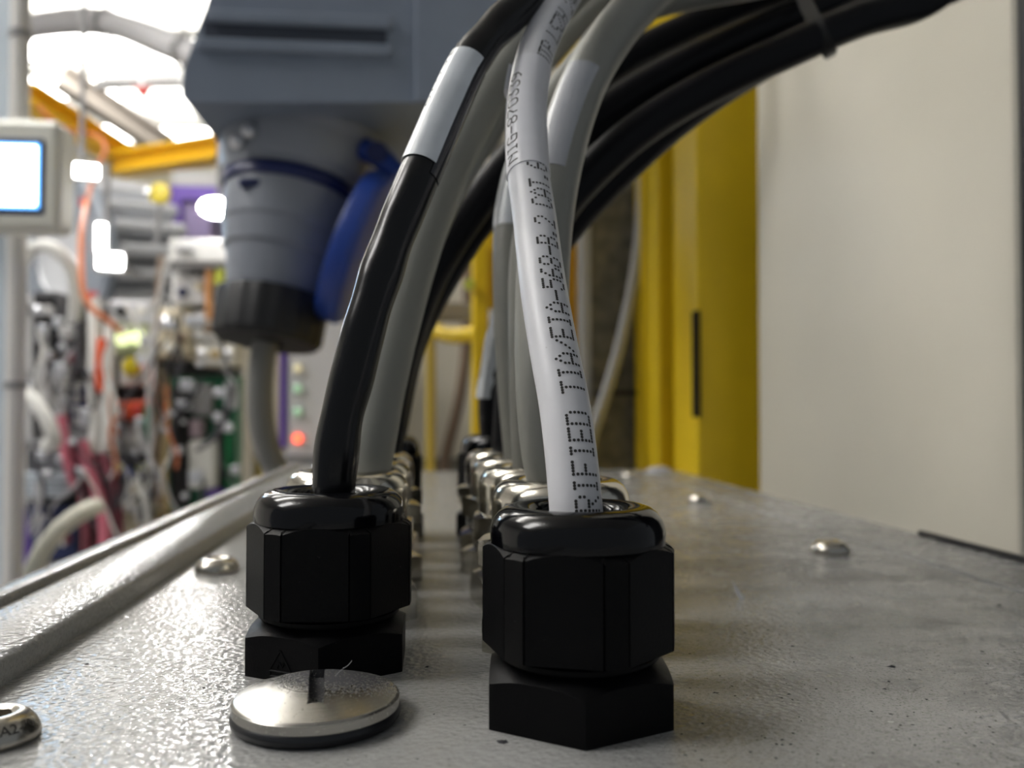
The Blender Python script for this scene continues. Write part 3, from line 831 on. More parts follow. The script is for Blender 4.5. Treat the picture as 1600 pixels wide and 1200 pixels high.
# cable tie round the bundle
c = at(1276, 40, 288); ax = (at(1330, 8, 288) - at(1240, 62, 288)).normalized()
vw = (c - CAM).normalized(); ax = (ax - vw * ax.dot(vw)).normalized()
M = axis_matrix(c, ax)
tie = empty('cable_tie', c, 'black cable tie cinched round the black bundle, pale head below', 'cable tie')
def cut(pts):
    return min((p for p in pts if (p - c).length < 45), key=lambda p: abs((p - c).dot(ax)))
Mi = M.inverted(); hp_ = []
for pts_, r_ in BUNDLE:
    q = Mi @ cut(pts_)
    hp_ += [(q.x + (r_ + .3) * math.cos(a_ * .2618), q.y + (r_ + .3) * math.sin(a_ * .2618)) for a_ in range(24)]
hp_ = sorted(hp_)
def half(P_):
    h = []
    for p in P_:
        while len(h) > 1 and (h[-1][0]-h[-2][0])*(p[1]-h[-2][1]) - (h[-1][1]-h[-2][1])*(p[0]-h[-2][0]) <= 0: h.pop()
        h.append(p)
    return h[:-1]
hull = half(hp_) + half(hp_[::-1]); nh = len(hull)
mx_, my_ = sum(p[0] for p in hull) / nh, sum(p[1] for p in hull) / nh
mb = MB(); ring = []
for sc_, z_ in ((1.0, -2.3), (1.05, -2.3), (1.05, 2.3), (1.0, 2.3)):
    ring += [M @ Vector((mx_ + (x_ - mx_) * sc_, my_ + (y_ - my_) * sc_, z_)) for x_, y_ in hull]
mb.add(ring, [(i * nh + k_, i * nh + (k_ + 1) % nh, ((i + 1) % 4) * nh + (k_ + 1) % nh, ((i + 1) % 4) * nh + k_) for i in range(4) for k_ in range(nh)])
mb.build('strap', BLKPL, tie, c)
hd = at(1291, 74, 286)
MB().box((-3.2, -3, -2.0), (3.2, 3, 2.4), 0.6, axis_matrix(hd, ax)).build('head', mat('pale_tie_head', (0.3, 0.3, 0.3), 0.5), tie, c)

# ------------------------------------------------------------------ right side: yellow post, cream cabinet
cab = empty('cream_cabinet', (430, 470, ZF), 'cream metal cabinet side standing right of the yellow post', 'cabinet')
CO = (430, 470, ZF)
xk = at(1187, 600, 600).x
MB().box((xk, 327, ZF), (xk + 400, 602, 1100), 1.5).build('carcass', CREAM, cab, CO)
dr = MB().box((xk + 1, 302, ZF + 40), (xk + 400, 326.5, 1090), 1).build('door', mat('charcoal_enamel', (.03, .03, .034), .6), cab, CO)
hp = at(1592, 590, 324)
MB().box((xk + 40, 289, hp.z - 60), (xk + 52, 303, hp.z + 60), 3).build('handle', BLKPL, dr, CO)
MB().box((xk - 1.2, 325, 1060), (xk + 2, 602, 1075), 0.5).build('top_seam', DGREY, cab, CO)

xa, xb = at(1090, 600, 640).x, at(1192, 600, 640).x
YO = ((xa + xb) / 2, 670, ZF)
yp = empty('yellow_post', YO, 'stout yellow steel post between the galvanised board and the cream cabinet', 'post')
MB().box((xa, 640, ZF), (xb, 706, 1500), 1.5).build('front_column', YEL, yp, YO)
xc, xd = at(1028, 600, 715).x, at(1052, 600, 715).x
MB().box((xc, 712, ZF), (xd + 25, 752, 1500), 1.5).build('rear_flange', YEL, yp, YO)
xe = at(1004, 600, 760).x
MB().box((xe, 756, ZF), (xc + 20, 790, 1500), 1.5).build('inner_flange', YEL, yp, YO)
z0, z1 = at(1090, 652, 640).z, at(1090, 485, 640).z
MB().box((xa - 0.6, 638.8, z0), (xa + 2.0, 652, z1), 0.3).build('cover_slot', mat('slot_black', (.02, .018, .01), .9, spec=.1), yp, YO)

gx0, gx1 = at(905, 600, 800).x, at(1010, 600, 800).x
gb = empty('galvanised_board', ((gx0 + gx1) / 2, 810, ZF), 'mottled brown-grey galvanised board left of the yellow post', 'board')
GO = ((gx0 + gx1) / 2, 810, ZF)
MB().box((gx0, 800, ZF), (gx1 + 20, 812, 1200), 1).build('sheet', GALV, gb, GO)
MB().box((at(908, 600, 795).x, 792, ZF), (at(923, 600, 795).x, 800, 1200), 1).build('edge_strip', LGREY, gb, GO)
zz = at(960, 614, 790).z
mb = MB().box((at(925, 600, 788).x, 782, zz - 2.3), (at(1003, 600, 788).x, 788, zz + 2.3), 0.8)
mb.build('black_strap', BLKPL, gb, GO)
op = MB().box((at(880, 600, 850).x, 850, ZF), (at(904, 600, 850).x, 880, 1200), 2)
tag(op.build('orange_post', mat('orange_enamel', (0.75, 0.36, 0.01), 0.5), None, (at(892, 600, 865).x, 865, ZF)), 'slim orange post seen between the white cable and the grey strip', 'post')
pts = path([('w', 205, 770, 420), (1006, 200, 772), (1004, 300, 772), (996, 400, 772), (978, 500, 772), (952, 600, 772), (930, 665, 772), (905, 760, 772), (880, 900, 772), (860, 1100, 772)], 6)
tag(MB().tube(pts, 5.2, 14).build('thin_grey_cable', LGREY, None, pts[0], sharp=80), 'thin pale grey cable hanging in front of the galvanised board', 'cable')
pts = path([(1085, -120, 560), (1080, -40, 560), (1068, 5, 560), (1045, 38, 560), (1010, 50, 560), (960, 60, 560), ('w', 60, 640, 300)], 5)
tag(MB().tube(pts, 8.5, 14).build('yellow_hose', YEL, None, pts[0], sharp=80), 'short yellow hose above the black bundle at the top', 'hose')

# ------------------------------------------------------------------ centre background
def boxpx(name, mt, x0, y0, x1, y1, Y, D, parent=None, origin=(0, 0, 0), c=None):
    a, b = at(x0, y1, Y), at(x1, y0, Y)
    if c is None: c = min(b.x - a.x, b.z - a.z) * 0.06
    return MB().box((a.x, Y, a.z), (b.x, Y + D, b.z), c).build(name, mt, parent, origin)

o_ = at(485, 720, 1120); o_ = Vector((o_.x, 1200, o_.z))
lc = empty('indicator_cabinet', o_, 'white cabinet with a column of indicator lamps, right of the grey power plug', 'cabinet')
boxpx('body', mat('white_enamel', (0.86, 0.86, 0.88), 0.4), 446, 440, 545, 716, 1120, 460, lc, o_)
boxpx('purple_edge', PURPLE, 436, 480, 447, 700, 1118, 200, lc, o_)
for y, e in ((575, E_YEL), (607, E_GRN), (643, E_GRN), (685, E_RED)):
    p = at(465, y, 1118)
    l_ = MB().lathe([(5.2, 0), (5.0, 3), (3.0, 4.6), (0.05, 5.2)], 20, axis_matrix(p, (0, -1, 0))).build('indicator_lamp', e, lc, o_)
    MB().lathe([(7.6, -1), (7.6, 1.2), (6.2, 1.2)], 20, axis_matrix(p, (0, -1, 0))).build('bezel', LGREY, l_, o_)
bs = boxpx('grey_plinth', MGREY, 430, 712, 560, 735, 1115, 470, lc, o_)

o_ = at(389, 770, 1540)
cp = empty('cream_post', o_, 'pale cream post left of the hanging grey plug cable', 'post')
boxpx('column', BEIGE, 376, 470, 398, 1100, 1520, 60, cp, o_)
boxpx('edge_strip', mat('mustard_trim', (0.55, 0.42, 0.08), 0.5), 398, 470, 408, 1100, 1525, 50, cp, o_)

o_ = at(750, 760, 900)
yf = empty('yellow_guard_rail', o_, 'yellow guard rail of thin uprights and a curved rail seen between the gland rows', 'frame')
boxpx('upright', YEL, 738, 380, 764, 1150, 900, 30, yf, o_, 2)
boxpx('upright', mat('pale_yellow_enamel', (0.62, 0.46, 0.08), 0.45), 664, 480, 681, 1150, 1000, 25, yf, o_, 2)
pts = path([(664, 500, 985), (680, 516, 975), (700, 524, 955), (725, 524, 930), (750, 520, 912)], 6)
MB().tube(pts, 8.5, 14).build('curved_rail', YEL, yf, o_)
boxpx('gusset', YEL, 752, 330, 786, 482, 915, 12, yf, o_, 2)
boxpx('gusset', YEL, 600, 140, 672, 165, 930, 60, yf, o_, 2)
boxpx('crossbar', mat('warm_grey_enamel', (0.35, 0.32, 0.26), 0.5), 668, 472, 738, 500, 985, 25, yf, o_, 2)
MB().lathe([(6, 0), (6, 3), (0.1, 3.6)], 16, axis_matrix(at(733, 445, 898), (0, -1, 0))).build('green_button', LIME, yf, o_)
pts = path([(732, 400, 1400), (730, 520, 1400), (722, 600, 1400), (710, 660, 1400), (696, 715, 1400), (690, 800, 1400), (690, 1000, 1400)], 10)
tag(MB().tube(pts, 9, 12).build('brown_cable', BROWN, None, pts[0], sharp=80), 'brown cable hanging behind the yellow guard rail', 'cable')
p = at(697, 706, 1000)
o_ = Vector((p.x, 1000, p.z))

# ------------------------------------------------------------------ grey enclosure with the hanging power plug
EY, ED = 600, 135
o_ = at(520, 158, EY + 60)
en = empty('socket_enclosure', o_, 'blue-grey plastic enclosure hanging at the top, plug socket under it', 'enclosure')
poly = [at(*p, EY) for p in ((360, -260), (333, -20), (286, 112), (284, 150), (292, 160), (800, 160), (806, 150), (806, -260))]
MB().prism([(p.x, p.z) for p in poly], EY, EY + ED).build('housing', BLUEGREY, en, o_, sharp=20)
# front ledge: two raised lips, recess shade painted as a dark strip between
boxpx('groove_shadow', mat('recess_shade_plastic', (0.045, 0.055, 0.08), 0.7), 318, 32, 604, 70, EY - 1.5, 3, en, o_, 0.5)
boxpx('groove_lip', BLUEGREY, 322, 24, 612, 32, EY - 5, 6, en, o_, 1.5)
boxpx('groove_lip', BLUEGREY, 306, 68, 612, 76, EY - 4, 6, en, o_, 1.5)
boxpx('side_joint', BLUEGREY, 648, -260, 806, 159, EY - 3, 5, en, o_, 1.2)
boxpx('mounting_arm', MGREY, 560, -240, 700, -120, EY + ED, 870, en, o_)
# socket and plug share one tilted axis
A = at(476, 172, 690); Bq = at(416, 540, 662)
ax = (Bq - A).normalized(); LEN = (Bq - A).length
def along(py): return LEN * (py - 172) / (540 - 172)
M = axis_matrix(A, ax, RGT)
k = 0.503
so = MB().lathe([(126*k, along(165)), (126*k, along(228)), (116*k, along(238)), (110*k, along(280)), (104*k, along(288)), (104*k, along(296)), (60*k, along(296))], 48, M, True).build('socket', PLUGGREY, en, o_, sharp=30)
tp = at(470, 160, 640)
for (px, py) in ((372, 222), (390, 205)):
    MB().lathe([(5, 0), (5, 3), (2.5, 5), (0.1, 5.3)], 18, axis_matrix(at(px, py, 632), (-0.3, -0.9, -0.2))).build('flange_screw', SILV, so, o_)
o2 = A + ax * along(262)
pg = empty('power_plug', o2, 'grey round power plug with a black nut hanging from the blue-grey enclosure', 'plug')
MB().lathe([(60*k, along(297)), (100*k, along(297.5)), (102*k, along(301)), (102*k, along(313)), (97*k, along(317))], 48, M, True).build('blue_ring', DBLUE, pg, o2)
bd = MB().lathe([(96*k, along(314)), (97*k, along(326)), (94*k, along(368)), (91*k, along(372)), (86*k, along(404)), (80*k, along(408)), (74*k, along(446)), (68*k, along(470))], 48, M).build('body', PLUGGREY, pg, o2, sharp=25)
for (px, py) in ((392, 287), (427, 293)):
    c = at(px, py, 690 - 96 * k - 6)
    MB().box((-8, -4, -3.5), (8, 5, 3.5), 1.5, axis_matrix(c, (0, 0, 1), (1, 0, 0))).build('moulded_mark', NAVY, bd, o2)
MB().lathe([(66*k, along(462)), (80*k, along(466)), (82*k, along(473)), (80*k, along(528)), (74*k, along(536)), (24*k, along(538))], 72, M, rfun=lambda a, z: 1 + 0.012 * (1 if math.sin(a * 18) > 0 else -1)).build('clamp_nut', BLKPL, pg, o2, sharp=25)
pts = path([(417, 520, 664), (412, 545, 663), (406, 600, 663), (408, 660, 664), (420, 710, 668), (440, 752, 672), (468, 800, 678), (520, 900, 690), (560, 1100, 700)], 6)
MB().tube(pts, 9.6, 18).build('cable', mat('plug_cable_grey', (0.22, 0.215, 0.20), 0.45), pg, o2, sharp=80)
# hinged blue lid, hanging edge-on beside the plug
Lc = at(558, 388, 655); Ld = (at(512, 500, 655) - at(604, 272, 655)); Lh = Ld.length / 2; Ld.normalize()
vd = (Lc - CAM).normalized(); sdv = vd.cross(Ld).normalized()
if sdv.dot(RGT) < 0: sdv = -sdv
nrm = sdv * 0.96 - vd * 0.16; nrm = (nrm - Ld * nrm.dot(Ld)).normalized()
M2 = axis_matrix(Lc, nrm, Ld)
ld = MB().lathe([(0.1, 10), (Lh * .82, 10), (Lh * .95, 8), (Lh, 4), (Lh, -6), (Lh * .97, -9), (Lh * .90, -9), (Lh * .88, -2), (0.1, -2)], 56, M2).build('hinged_lid', BLUE, en, o_, sharp=35)
h0, h1 = at(566, 232, 660), at(622, 275, 655)
MB().tube([h0, (h0 + h1) / 2 + Vector((0, 0, 4)), h1], 9, 12).build('hinge_arm', BLUE, ld, o_)
MB().cyl(at(590, 238, 646), at(590, 238, 676), 8, None, 18).build('hinge_pin', DBLUE, ld, o_)
# red and white coupling behind the lid
rc = empty('red_coupling', at(535, 375, 900), 'small red and white coupling seen between the plug and its blue lid', 'coupling')
oo = at(535, 375, 900)
MB().lathe([(14, -20), (17, -18), (17, 12), (15, 14)], 24, axis_matrix(oo, (0, 0, 1)), True, True).build('red_collar', RED, rc, oo)
MB().lathe([(15, 14), (18, 18), (17, 34), (9, 42), (4, 44)], 24, axis_matrix(oo, (0, 0, -1)), True, True).build('white_tip', WHITEPL, rc, oo)
MB().cyl(oo + Vector((0, 0, 12)), oo + Vector((0, 700, 40)), 7).build('feed_pipe', LGREY, rc, oo)

# ------------------------------------------------------------------ left background: hall equipment
# conduit at the left edge of the picture
o_ = at(22, 900, 1340); o_.z = ZF
pi = empty('conduit_pipe', o_, 'light grey vertical conduit pipe at the left edge of the picture', 'pipe')
a = at(24, 600, 1340)
MB().cyl((a.x, 1340, ZF), (a.x, 1340, 1900), 14, None, 24).build('pipe', mat('conduit_grey', (0.70, 0.69, 0.67), 0.4), pi, o_)
for y in (602, 55):
    z = at(24, y, 1340).z
    MB().cyl((a.x, 1340, z - 5), (a.x, 1340, z + 5), 16.5, None, 24).build('clamp', MGREY, pi, o_)
o_ = at(3, 300, 1400); o_.z = ZF
p_ = at(-8, 600, 1400)
tag(MB().box((p_.x - 30, 1400, ZF), (at(9, 600, 1400).x, 1430, 2000), 3).build('pale_blue_panel', mat('pale_blue_enamel', (0.60, 0.68, 0.75), 0.5), None, o_), 'pale blue panel edge left of the conduit pipe', 'panel')

# operator screen
o_ = at(20, 355, 1250)
hm = empty('operator_screen', o_, 'cream operator terminal with a glowing white screen at the left edge', 'screen')
boxpx('housing', mat('terminal_cream', (0.84, 0.84, 0.76), 0.4), -60, 186, 94, 356, 1250, 60, hm, o_, 9)
fr = boxpx('screen_frame', NAVY, -50, 216, 68, 332, 1246, 8, hm, o_, 2)
boxpx('screen_border', E_SCRED, -50, 225, 61, 323, 1244.5, 3, fr, o_, .5)
boxpx('screen_glass', E_SCREEN, -50, 229, 56, 318, 1243.5, 3, fr, o_, .5)
boxpx('bracket', LGREY, -135, 250, -45, 300, 1310, 60, hm, o_)
boxpx('support_column', LGREY, -140, 250, -105, 1800, 1370, 60, hm, o_)

# ceiling duct, beams, signs
pts = path([(-60, 55, 4300), (40, 42, 4300), (110, 32, 4300), (165, 34, 4200), (220, 52, 4100), (290, 82, 4000), (380, 120, 3900), (480, 160, 3800)], 60)
du = empty('ceiling_duct', pts[0], 'white flexible duct curving under the ceiling', 'duct')
MB().tube(pts, 62, 24, rf=lambda u: 1 + 0.05 * math.sin(u * 220)).build('hose', mat('duct_white', (0.55, 0.55, 0.58), 0.4), du, pts[0])
for i in (4, 12, 20):
    c = pts[i]; MB().lathe([(68, -18), (68, 18)], 24, axis_matrix(c, pts[i + 1] - pts[i - 1])).build('clamp_band', MGREY, du, pts[0])
    MB().cyl(c, (c.x, c.y, ZC), 8).build('hanger', LGREY, du, pts[0])

def beam(name, lab, p, q, hgt, dep, mt, cat='beam', flange=0.22):
    p, q = Vector(p), Vector(q)
    t = empty(name, p, lab, cat)
    ax = (q - p).normalized(); Lb = (q - p).length
    M = axis_matrix(p, ax, (0, 0, 1))      # x = up, y = side, z = along
    MB().box((-hgt/2, -dep * .18, 0), (hgt/2, dep * .18, Lb), 2, M).build('web', mt, t, p)
    for s in (-1, 1):
        MB().box((s * hgt/2 - hgt * flange / 2, -dep/2, 0), (s * hgt/2 + hgt * flange / 2, dep/2, Lb), 2, M).build('flange', mt, t, p)
    return t
beam('yellow_beam', 'yellow crane beam slanting down from the left under the ceiling', at(36, 146, 3000), at(205, 252, 3500), 62, 90, YEL2)
beam('yellow_beam', 'yellow crane beam running level toward the grey enclosure', at(180, 258, 3400), at(352, 232, 3050), 66, 90, YEL2)
beam('roof_truss', 'grey-brown roof truss slanting above the yellow beams', at(95, 120, 5200), at(262, 232, 5600), 110, 120, mat('truss_brown', (0.34, 0.30, 0.26), 0.6))
beam('roof_purlin', 'pale grey purlin holding a red sign under the ceiling', at(150, 132, 5000), at(285, 128, 5000), 40, 60, LGREY)
o_ = at(225, 155, 4900)
rs = empty('red_sign', o_, 'small red triangular sign hanging under the ceiling', 'sign')
tri = [at(205, 135, 4900), at(236, 135, 4900), at(226, 158, 4900)]
MB().prism([(p.x, p.z) for p in tri], 4900, 4915).build('plate', RED, rs, o_)
MB().cyl(at(221, 138, 4908), at(221, 124, 4960), 5).build('hanger', LGREY, rs, o_)
pts = path([(60, 165, 2950), (82, 190, 2960), (110, 204, 3000), (150, 212, 3050), (165, 232, 2950), (150, 262, 2750), (140, 300, 2500), (128, 360, 2040), (127, 430, 1960), (136, 478, 1950), (168, 500, 1960), (190, 520, 2000)], 14)
tag(MB().tube(pts, 6.5, 12).build('orange_cable', ORANGE, None, pts[0], sharp=80), 'orange cable hanging in front of the finned drum', 'cable')

# finned drum with red bolts
DFIN = mat('pale_cast_aluminium', (.74, .76, .80), .35, .15)
DFIN_SHADE = mat('drum_gap_shade', (.30, .31, .34), .45)  # darker grey puts the shade between the fins into the shell colour
dc = at(100, 400, 2950); dax = Vector((0.62, 0.76, 0.10)).normalized()
dm = empty('finned_drum', dc, 'silver finned drum with red bolts round its rim, under the yellow beams', 'drum')
Md = axis_matrix(dc, dax) @ Matrix.Scale(1.18, 4)
MB().lathe([(165, 15), (165, 260), (150, 275), (0.1, 275)], 48, Md).build('shell', DFIN_SHADE, dm, dc)
MB().lathe([(120, -20), (228, -20), (238, -10), (238, 12), (228, 22), (120, 22)], 56, Md).build('rim', mat('rim_blue_grey', (0.28, 0.32, 0.38), 0.4), dm, dc)
MB().lathe([(0.1, 6), (120, -6), (124, -12)], 48, Md).build('face_plate', DFIN, dm, dc)
for kf in range(20):
    a = math.radians(kf * 18)
    Mf = Md @ Matrix.Rotation(a, 4, 'Z')
    mb = MB(); 
    mb.box((160, -17, 20), (226, 17, 250), 9, Mf); mb.build('fin', DFIN, dm, dc)
    mb = MB(); mb.lathe([(13, 0), (13, 14), (7, 18), (0.1, 19)], 12, Md @ Matrix.Rotation(a, 4, 'Z') @ Matrix.Translation((210, 0, -36)), True)
    if kf % 2: mb.build('red_bolt', RED, dm, dc)
boxpx('drum_stand', MGREY, 60, 470, 190, 1100, 3000, 120, dm, dc, 6)

def lamp(name, lab, px, py, Y, wpx, hpx, em, dirv, hanger_to=None):
    c = at(px, py, Y); t = empty(name, c, lab, 'lamp')
    sc_ = Y / F
    Ml = axis_matrix(c, dirv, (0, 0, 1))
    w2, h2 = wpx * sc_ / 2, hpx * sc_ / 2
    if 'flood' in name:
        Ms = Ml @ Matrix.Diagonal((h2, w2, 1, 1))
        MB().lathe([(1, 0), (.9, 3), (.5, 6), (.01, 7)], 32, Ms, True).build('lit_glass', em, t, c)
        MB().lathe([(1.15, 2), (1.15, -6), (.9, -40), (.3, -70), (.01, -72)], 32, Ms).build('reflector_housing', LGREY, t, c)
    else:
        MB().box((-h2, -w2, -2), (h2, w2, 4), 1.5, Ml).build('lit_glass', em, t, c)
        MB().box((-h2 - 8, -w2 - 8, -40), (h2 + 8, w2 + 8, -3), 6, Ml).build('housing', LGREY, t, c)
    if hanger_to: MB().cyl(c + Vector((0, 30, 0)), hanger_to, 7, None, 12).build('stem', MGREY, t, c)
fl = at(338, 325, 2050)
lamp('flood_lamp', 'glaring flood lamp beside the grey power plug', 338, 325, 2050, 44, 26, E_FLOOD, (0.15, -1, -0.18), (fl.x, 2080, ZC))
wl = at(124, 266, 2300)
lamp('lamp_glare', 'glaring white work lamp right of the operator screen', 120, 266, 2300, 58, 18, E_GLARE, (0.3, -1, -0.1), (wl.x, 2330, ZC))
lamp('lamp_glare', 'upright glowing plate against the finned drum, imitating a lamp reflection', 158, 372, 2200, 12, 42, E_GLARE, (0.4, -1, 0.0), (at(160, 372, 2200).x, 2230, at(160, 250, 2200).z))  # emissive stand-in for a reflection on the drum face
lamp('lamp_glare', 'small glowing plate imitating a lamp reflection at the lower rim of the finned drum', 172, 408, 2190, 34, 22, E_GLARE, (0.3, -1, 0.1), (at(172, 408, 2190).x, 2400, at(172, 408, 2190).z))  # second glowing stand-in for the drum's bright reflections

# rack behind the drum and its contents
RB = 2360
o_ = at(210, 700, RB); o_.z = ZF
rk = empty('instrument_rack', o_, 'tall open instrument rack crowded with modules at the left', 'rack')
x0, x1 = at(30, 600, RB).x, at(372, 600, RB).x
MB().box((x0, RB, ZF), (x1, RB + 20, at(0, 466, RB).z), 2).build('back_board', mat('rack_board', (0.16, 0.155, 0.16), 0.6, noise=(0.012, 0.5)), rk, o_)
for px in (44, 148, 244, 370):
    xx = at(px, 600, RB - 60).x
    MB().box((xx - 9, RB - 60, ZF), (xx + 9, RB, at(0, 418 if px > 300 else 466, RB).z), 2).build('upright', LGREY, rk, o_)
for py in (480, 585, 690, 785, 880):
    zz = at(200, py, RB - 70).z
    MB().box((x0, RB - 75, zz - 7), (x1, RB, zz + 7), 1.5).build('shelf_rail', MGREY, rk, o_)

def module(name, lab, x0, y0, x1, y1, Y, body, face=None, bits=(), cat='module'):
    """box with a front panel and small connectors; it reaches back to the rack board"""
    a, b = at(x0, y1, Y), at(x1, y0, Y)
    o = Vector(((a.x + b.x) / 2, RB, a.z))
    t = empty(name, o, lab, cat)
    MB().box((a.x, Y, a.z), (b.x, RB - 77, b.z), 4).build('body', body, t, o)
    w_, h_ = b.x - a.x, b.z - a.z
    fp = MB().box((a.x + w_ * .06, Y - 6, a.z + h_ * .06), (b.x - w_ * .06, Y + 2, b.z - h_ * .06), 2).build('front_panel', face or body, t, o)
    for (u, v_, r, mt) in bits:
        c = Vector((a.x + w_ * u, Y - 6, a.z + h_ * v_))
        MB().lathe([(r, 0), (r, 8), (r * .6, 12), (0.1, 13)], 14, axis_matrix(c, (0, -1, 0)), True).build('connector', mt, fp, o)
    return t
module('power_module', 'dark power module under the white hoop, left part of the rack', 50, 455, 90, 560, 2120, DGREY, BLKPL, [(.3, .7, 14, SILV), (.7, .7, 14, LGREY), (.5, .3, 16, MGREY)])
module('relay_module', 'black relay module with pale knobs beside the white strip', 92, 500, 132, 585, 2100, BLKPL, DGREY, [(.4, .75, 18, LGREY), (.6, .3, 13, MAROON)])
module('terminal_strip', 'white terminal strip at the top of the pink hoses', 88, 592, 106, 662, 2090, WHITEPL, LGREY, [(.5, .2, 7, SILV), (.5, .5, 7, SILV), (.5, .8, 7, SILV)])
module('terminal_strip', 'dark terminal strip with round contacts beside the white strip', 110, 598, 136, 668, 2095, DGREY, NAVY, [(.5, .15, 9, LGREY), (.5, .4, 9, LGREY), (.5, .65, 9, LGREY), (.5, .88, 9, LGREY)])
module('equipment_box', 'black box in the lower left of the rack', 40, 700, 118, 738, 2120, BLKPL, DGREY, [(.8, .5, 12, SILV)])
t = module('stacked_tray', 'pale blue-grey stacked tray in the lower left of the rack', 34, 738, 108, 778, 2080, mat('tray_blue_grey', (0.30, 0.34, 0.38), 0.5))
for q in range(5):
    boxpx('tray_sheet', mat('tray_light', (0.48, 0.53, 0.58), 0.5), 35, 740 + q * 8, 106, 744 + q * 8, 2072 - q, 12, t, t.location / S, 1)
module('equipment_box', 'black box beneath the pale stacked tray', 40, 782, 128, 880, 2120, BLKPL, NAVY, [(.25, .7, 14, MGREY), (.75, .4, 14, MAROON)])
module('valve_block', 'silver valve block under the red-orange connector', 178, 662, 236, 708, 2110, SILVD, LGREY, [(.25, .5, 15, SILV), (.65, .5, 15, WHITEPL)])
module('control_unit', 'dark control unit with coloured connectors below the silver valve block', 172, 708, 236, 782, 2130, DGREY, BLKPL, [(.2, .7, 12, LIME), (.45, .6, 14, mat('sky_blue_plastic', (.2, .25, .6), .4)), (.8, .7, 12, LIME), (.6, .25, 15, BEIGE)])
module('cable_tray', 'cream strip above the tan boxes at the foot of the rack', 190, 784, 242, 802, 2100, BEIGE, WHITEPL)
module('tan_box', 'left tan box under the cream strip', 192, 804, 215, 850, 2110, TAN, BEIGE)
module('tan_box', 'right tan box under the cream strip', 219, 804, 242, 850, 2110, TAN, BEIGE)
module('meter', 'grey meter beside the two lime indicator lamps', 170, 470, 240, 505, 2140, LGREY, SILVD, [(.3, .5, 12, BLKPL), (.75, .5, 14, WHITEPL)])
t = module('lamp_block', 'grey block with two glowing lime indicator lamps', 176, 506, 234, 556, 2130, mat('lime_grey', (0.42, 0.45, 0.30), 0.5), None, [(.3, .55, 19, E_LIME), (.72, .55, 17, E_LIME)])
module('gauge', 'white gauge with yellow and red knobs below the lime lamps', 186, 560, 236, 604, 2135, LGREY, WHITEPL, [(.45, .7, 22, mat('bright_yellow_plastic', (.85, .70, .03), .35)), (.85, .75, 17, RED)])
module('red_connector', 'red-orange connector block left of the green boards', 180, 626, 226, 656, 2090, REDOR, REDOR, [(.2, .5, 12, REDOR), (.5, .6, 12, REDOR), (.8, .5, 12, RED)])
module('white_instrument', 'white instrument on the upper rack shelf under the flood lamp', 268, 430, 332, 476, 2100, WHITEPL, mat('pale_face', (.8, .8, .82), .4), [(.3, .4, 12, NAVY), (.7, .6, 10, BEIGE)])
module('beige_instrument', 'beige instrument below the white one on the rack', 246, 482, 300, 560, 2120, BEIGE, BEIGE, [(.3, .7, 16, SILV), (.7, .4, 14, BROWN), (.4, .2, 12, WHITEPL)])
module('switch_box', 'pale switch box with blue and brown knobs on the rack', 302, 486, 340, 532, 2110, LGREY, WHITEPL, [(.3, .6, 13, NAVY), (.7, .4, 13, BROWN)])
module('fuse_box', 'cream fuse box left of the cream post', 304, 536, 372, 572, 2115, BEIGE, WHITEPL, [(.2, .5, 12, SILV), (.5, .5, 12, TAN), (.8, .5, 12, SILV)])
module('junction_strip', 'pale strip with silver studs right of the orange pipe', 336, 430, 374, 482, 2130, LGREY, WHITEPL, [(.3, .3, 11, SILV), (.7, .7, 11, PINK)])
# green electronics bay
t = module('circuit_board', 'green circuit board bay with a white power block at the right of the rack', 262, 588, 372, 800, 2180, GREEN, GREEN)
oo = t.location / S
for (x0_, y0_, x1_, y1_, Yq, mt_, nm) in ((266, 604, 290, 795, 2120, BLKPL, 'wiring_duct'), (294, 690, 334, 764, 2090, WHITEPL, 'power_block'), (297, 656, 312, 684, 2110, mat('mauve_plastic', (.45, .36, .42), .5), 'small_relay'),
     (336, 640, 346, 770, 2140, BLKPL, 'wiring_duct'), (350, 596, 366, 640, 2150, SILVD, 'heat_sink'), (300, 600, 330, 650, 2130, mat('chip_grey', (.22, .22, .23), .5), 'transformer'), (322, 764, 345, 780, 2120, PURPLE, 'ribbon_plug'),
     (352, 680, 358, 790, 2140, mat('board_edge_green', (.03, .26, .10), .4), 'card_edge'), (364, 640, 369, 790, 2140, GREEN, 'card_edge')):
    boxpx(nm, mt_, x0_, y0_, x1_, y1_, Yq, 2190 - Yq, t, oo)
# shelf lamp box, pipes, purple panel, yellow disc
t = module('shelf_box', 'white box with a printed face just below the flood lamp', 264, 374, 376, 410, 2060, WHITEPL, mat('bright_white', (.85, .85, .85), .4), [(.18, .5, 9, MGREY), (.3, .5, 9, MGREY)], cat='box')
boxpx('under_shelf', MGREY, 262, 410, 378, 417, 2060, 215, t, t.location / S)
o_ = at(305, 320, 3650)
pu = empty('purple_magnet', o_, 'purple painted magnet block behind the flood lamp', 'magnet')
boxpx('yoke', PURPLE, 262, 292, 350, 312, 3650, 300, pu, o_)
boxpx('yoke_leg', PURPLE, 264, 312, 284, 420, 3650, 300, pu, o_)
boxpx('coil', mat('coil_lilac', (.40, .33, .60), .5), 284, 316, 330, 372, 3670, 250, pu, o_)
boxpx('top_plate', LGREY, 268, 268, 345, 290, 3660, 280, pu, o_)
boxpx('pedestal', MGREY, 262, 420, 350, 1000, 3650, 300, pu, o_)
oo = at(250, 302, 2450)
yv = empty('yellow_valve', oo, 'round yellow valve wheel above the finned drum', 'valve')
MB().lathe([(22, -6), (30, -4), (30, 4), (22, 6)], 28, axis_matrix(oo, (-.2, -1, .1)), True, True).build('wheel', mat('valve_yellow', (.8, .65, .05), .4), yv, oo)
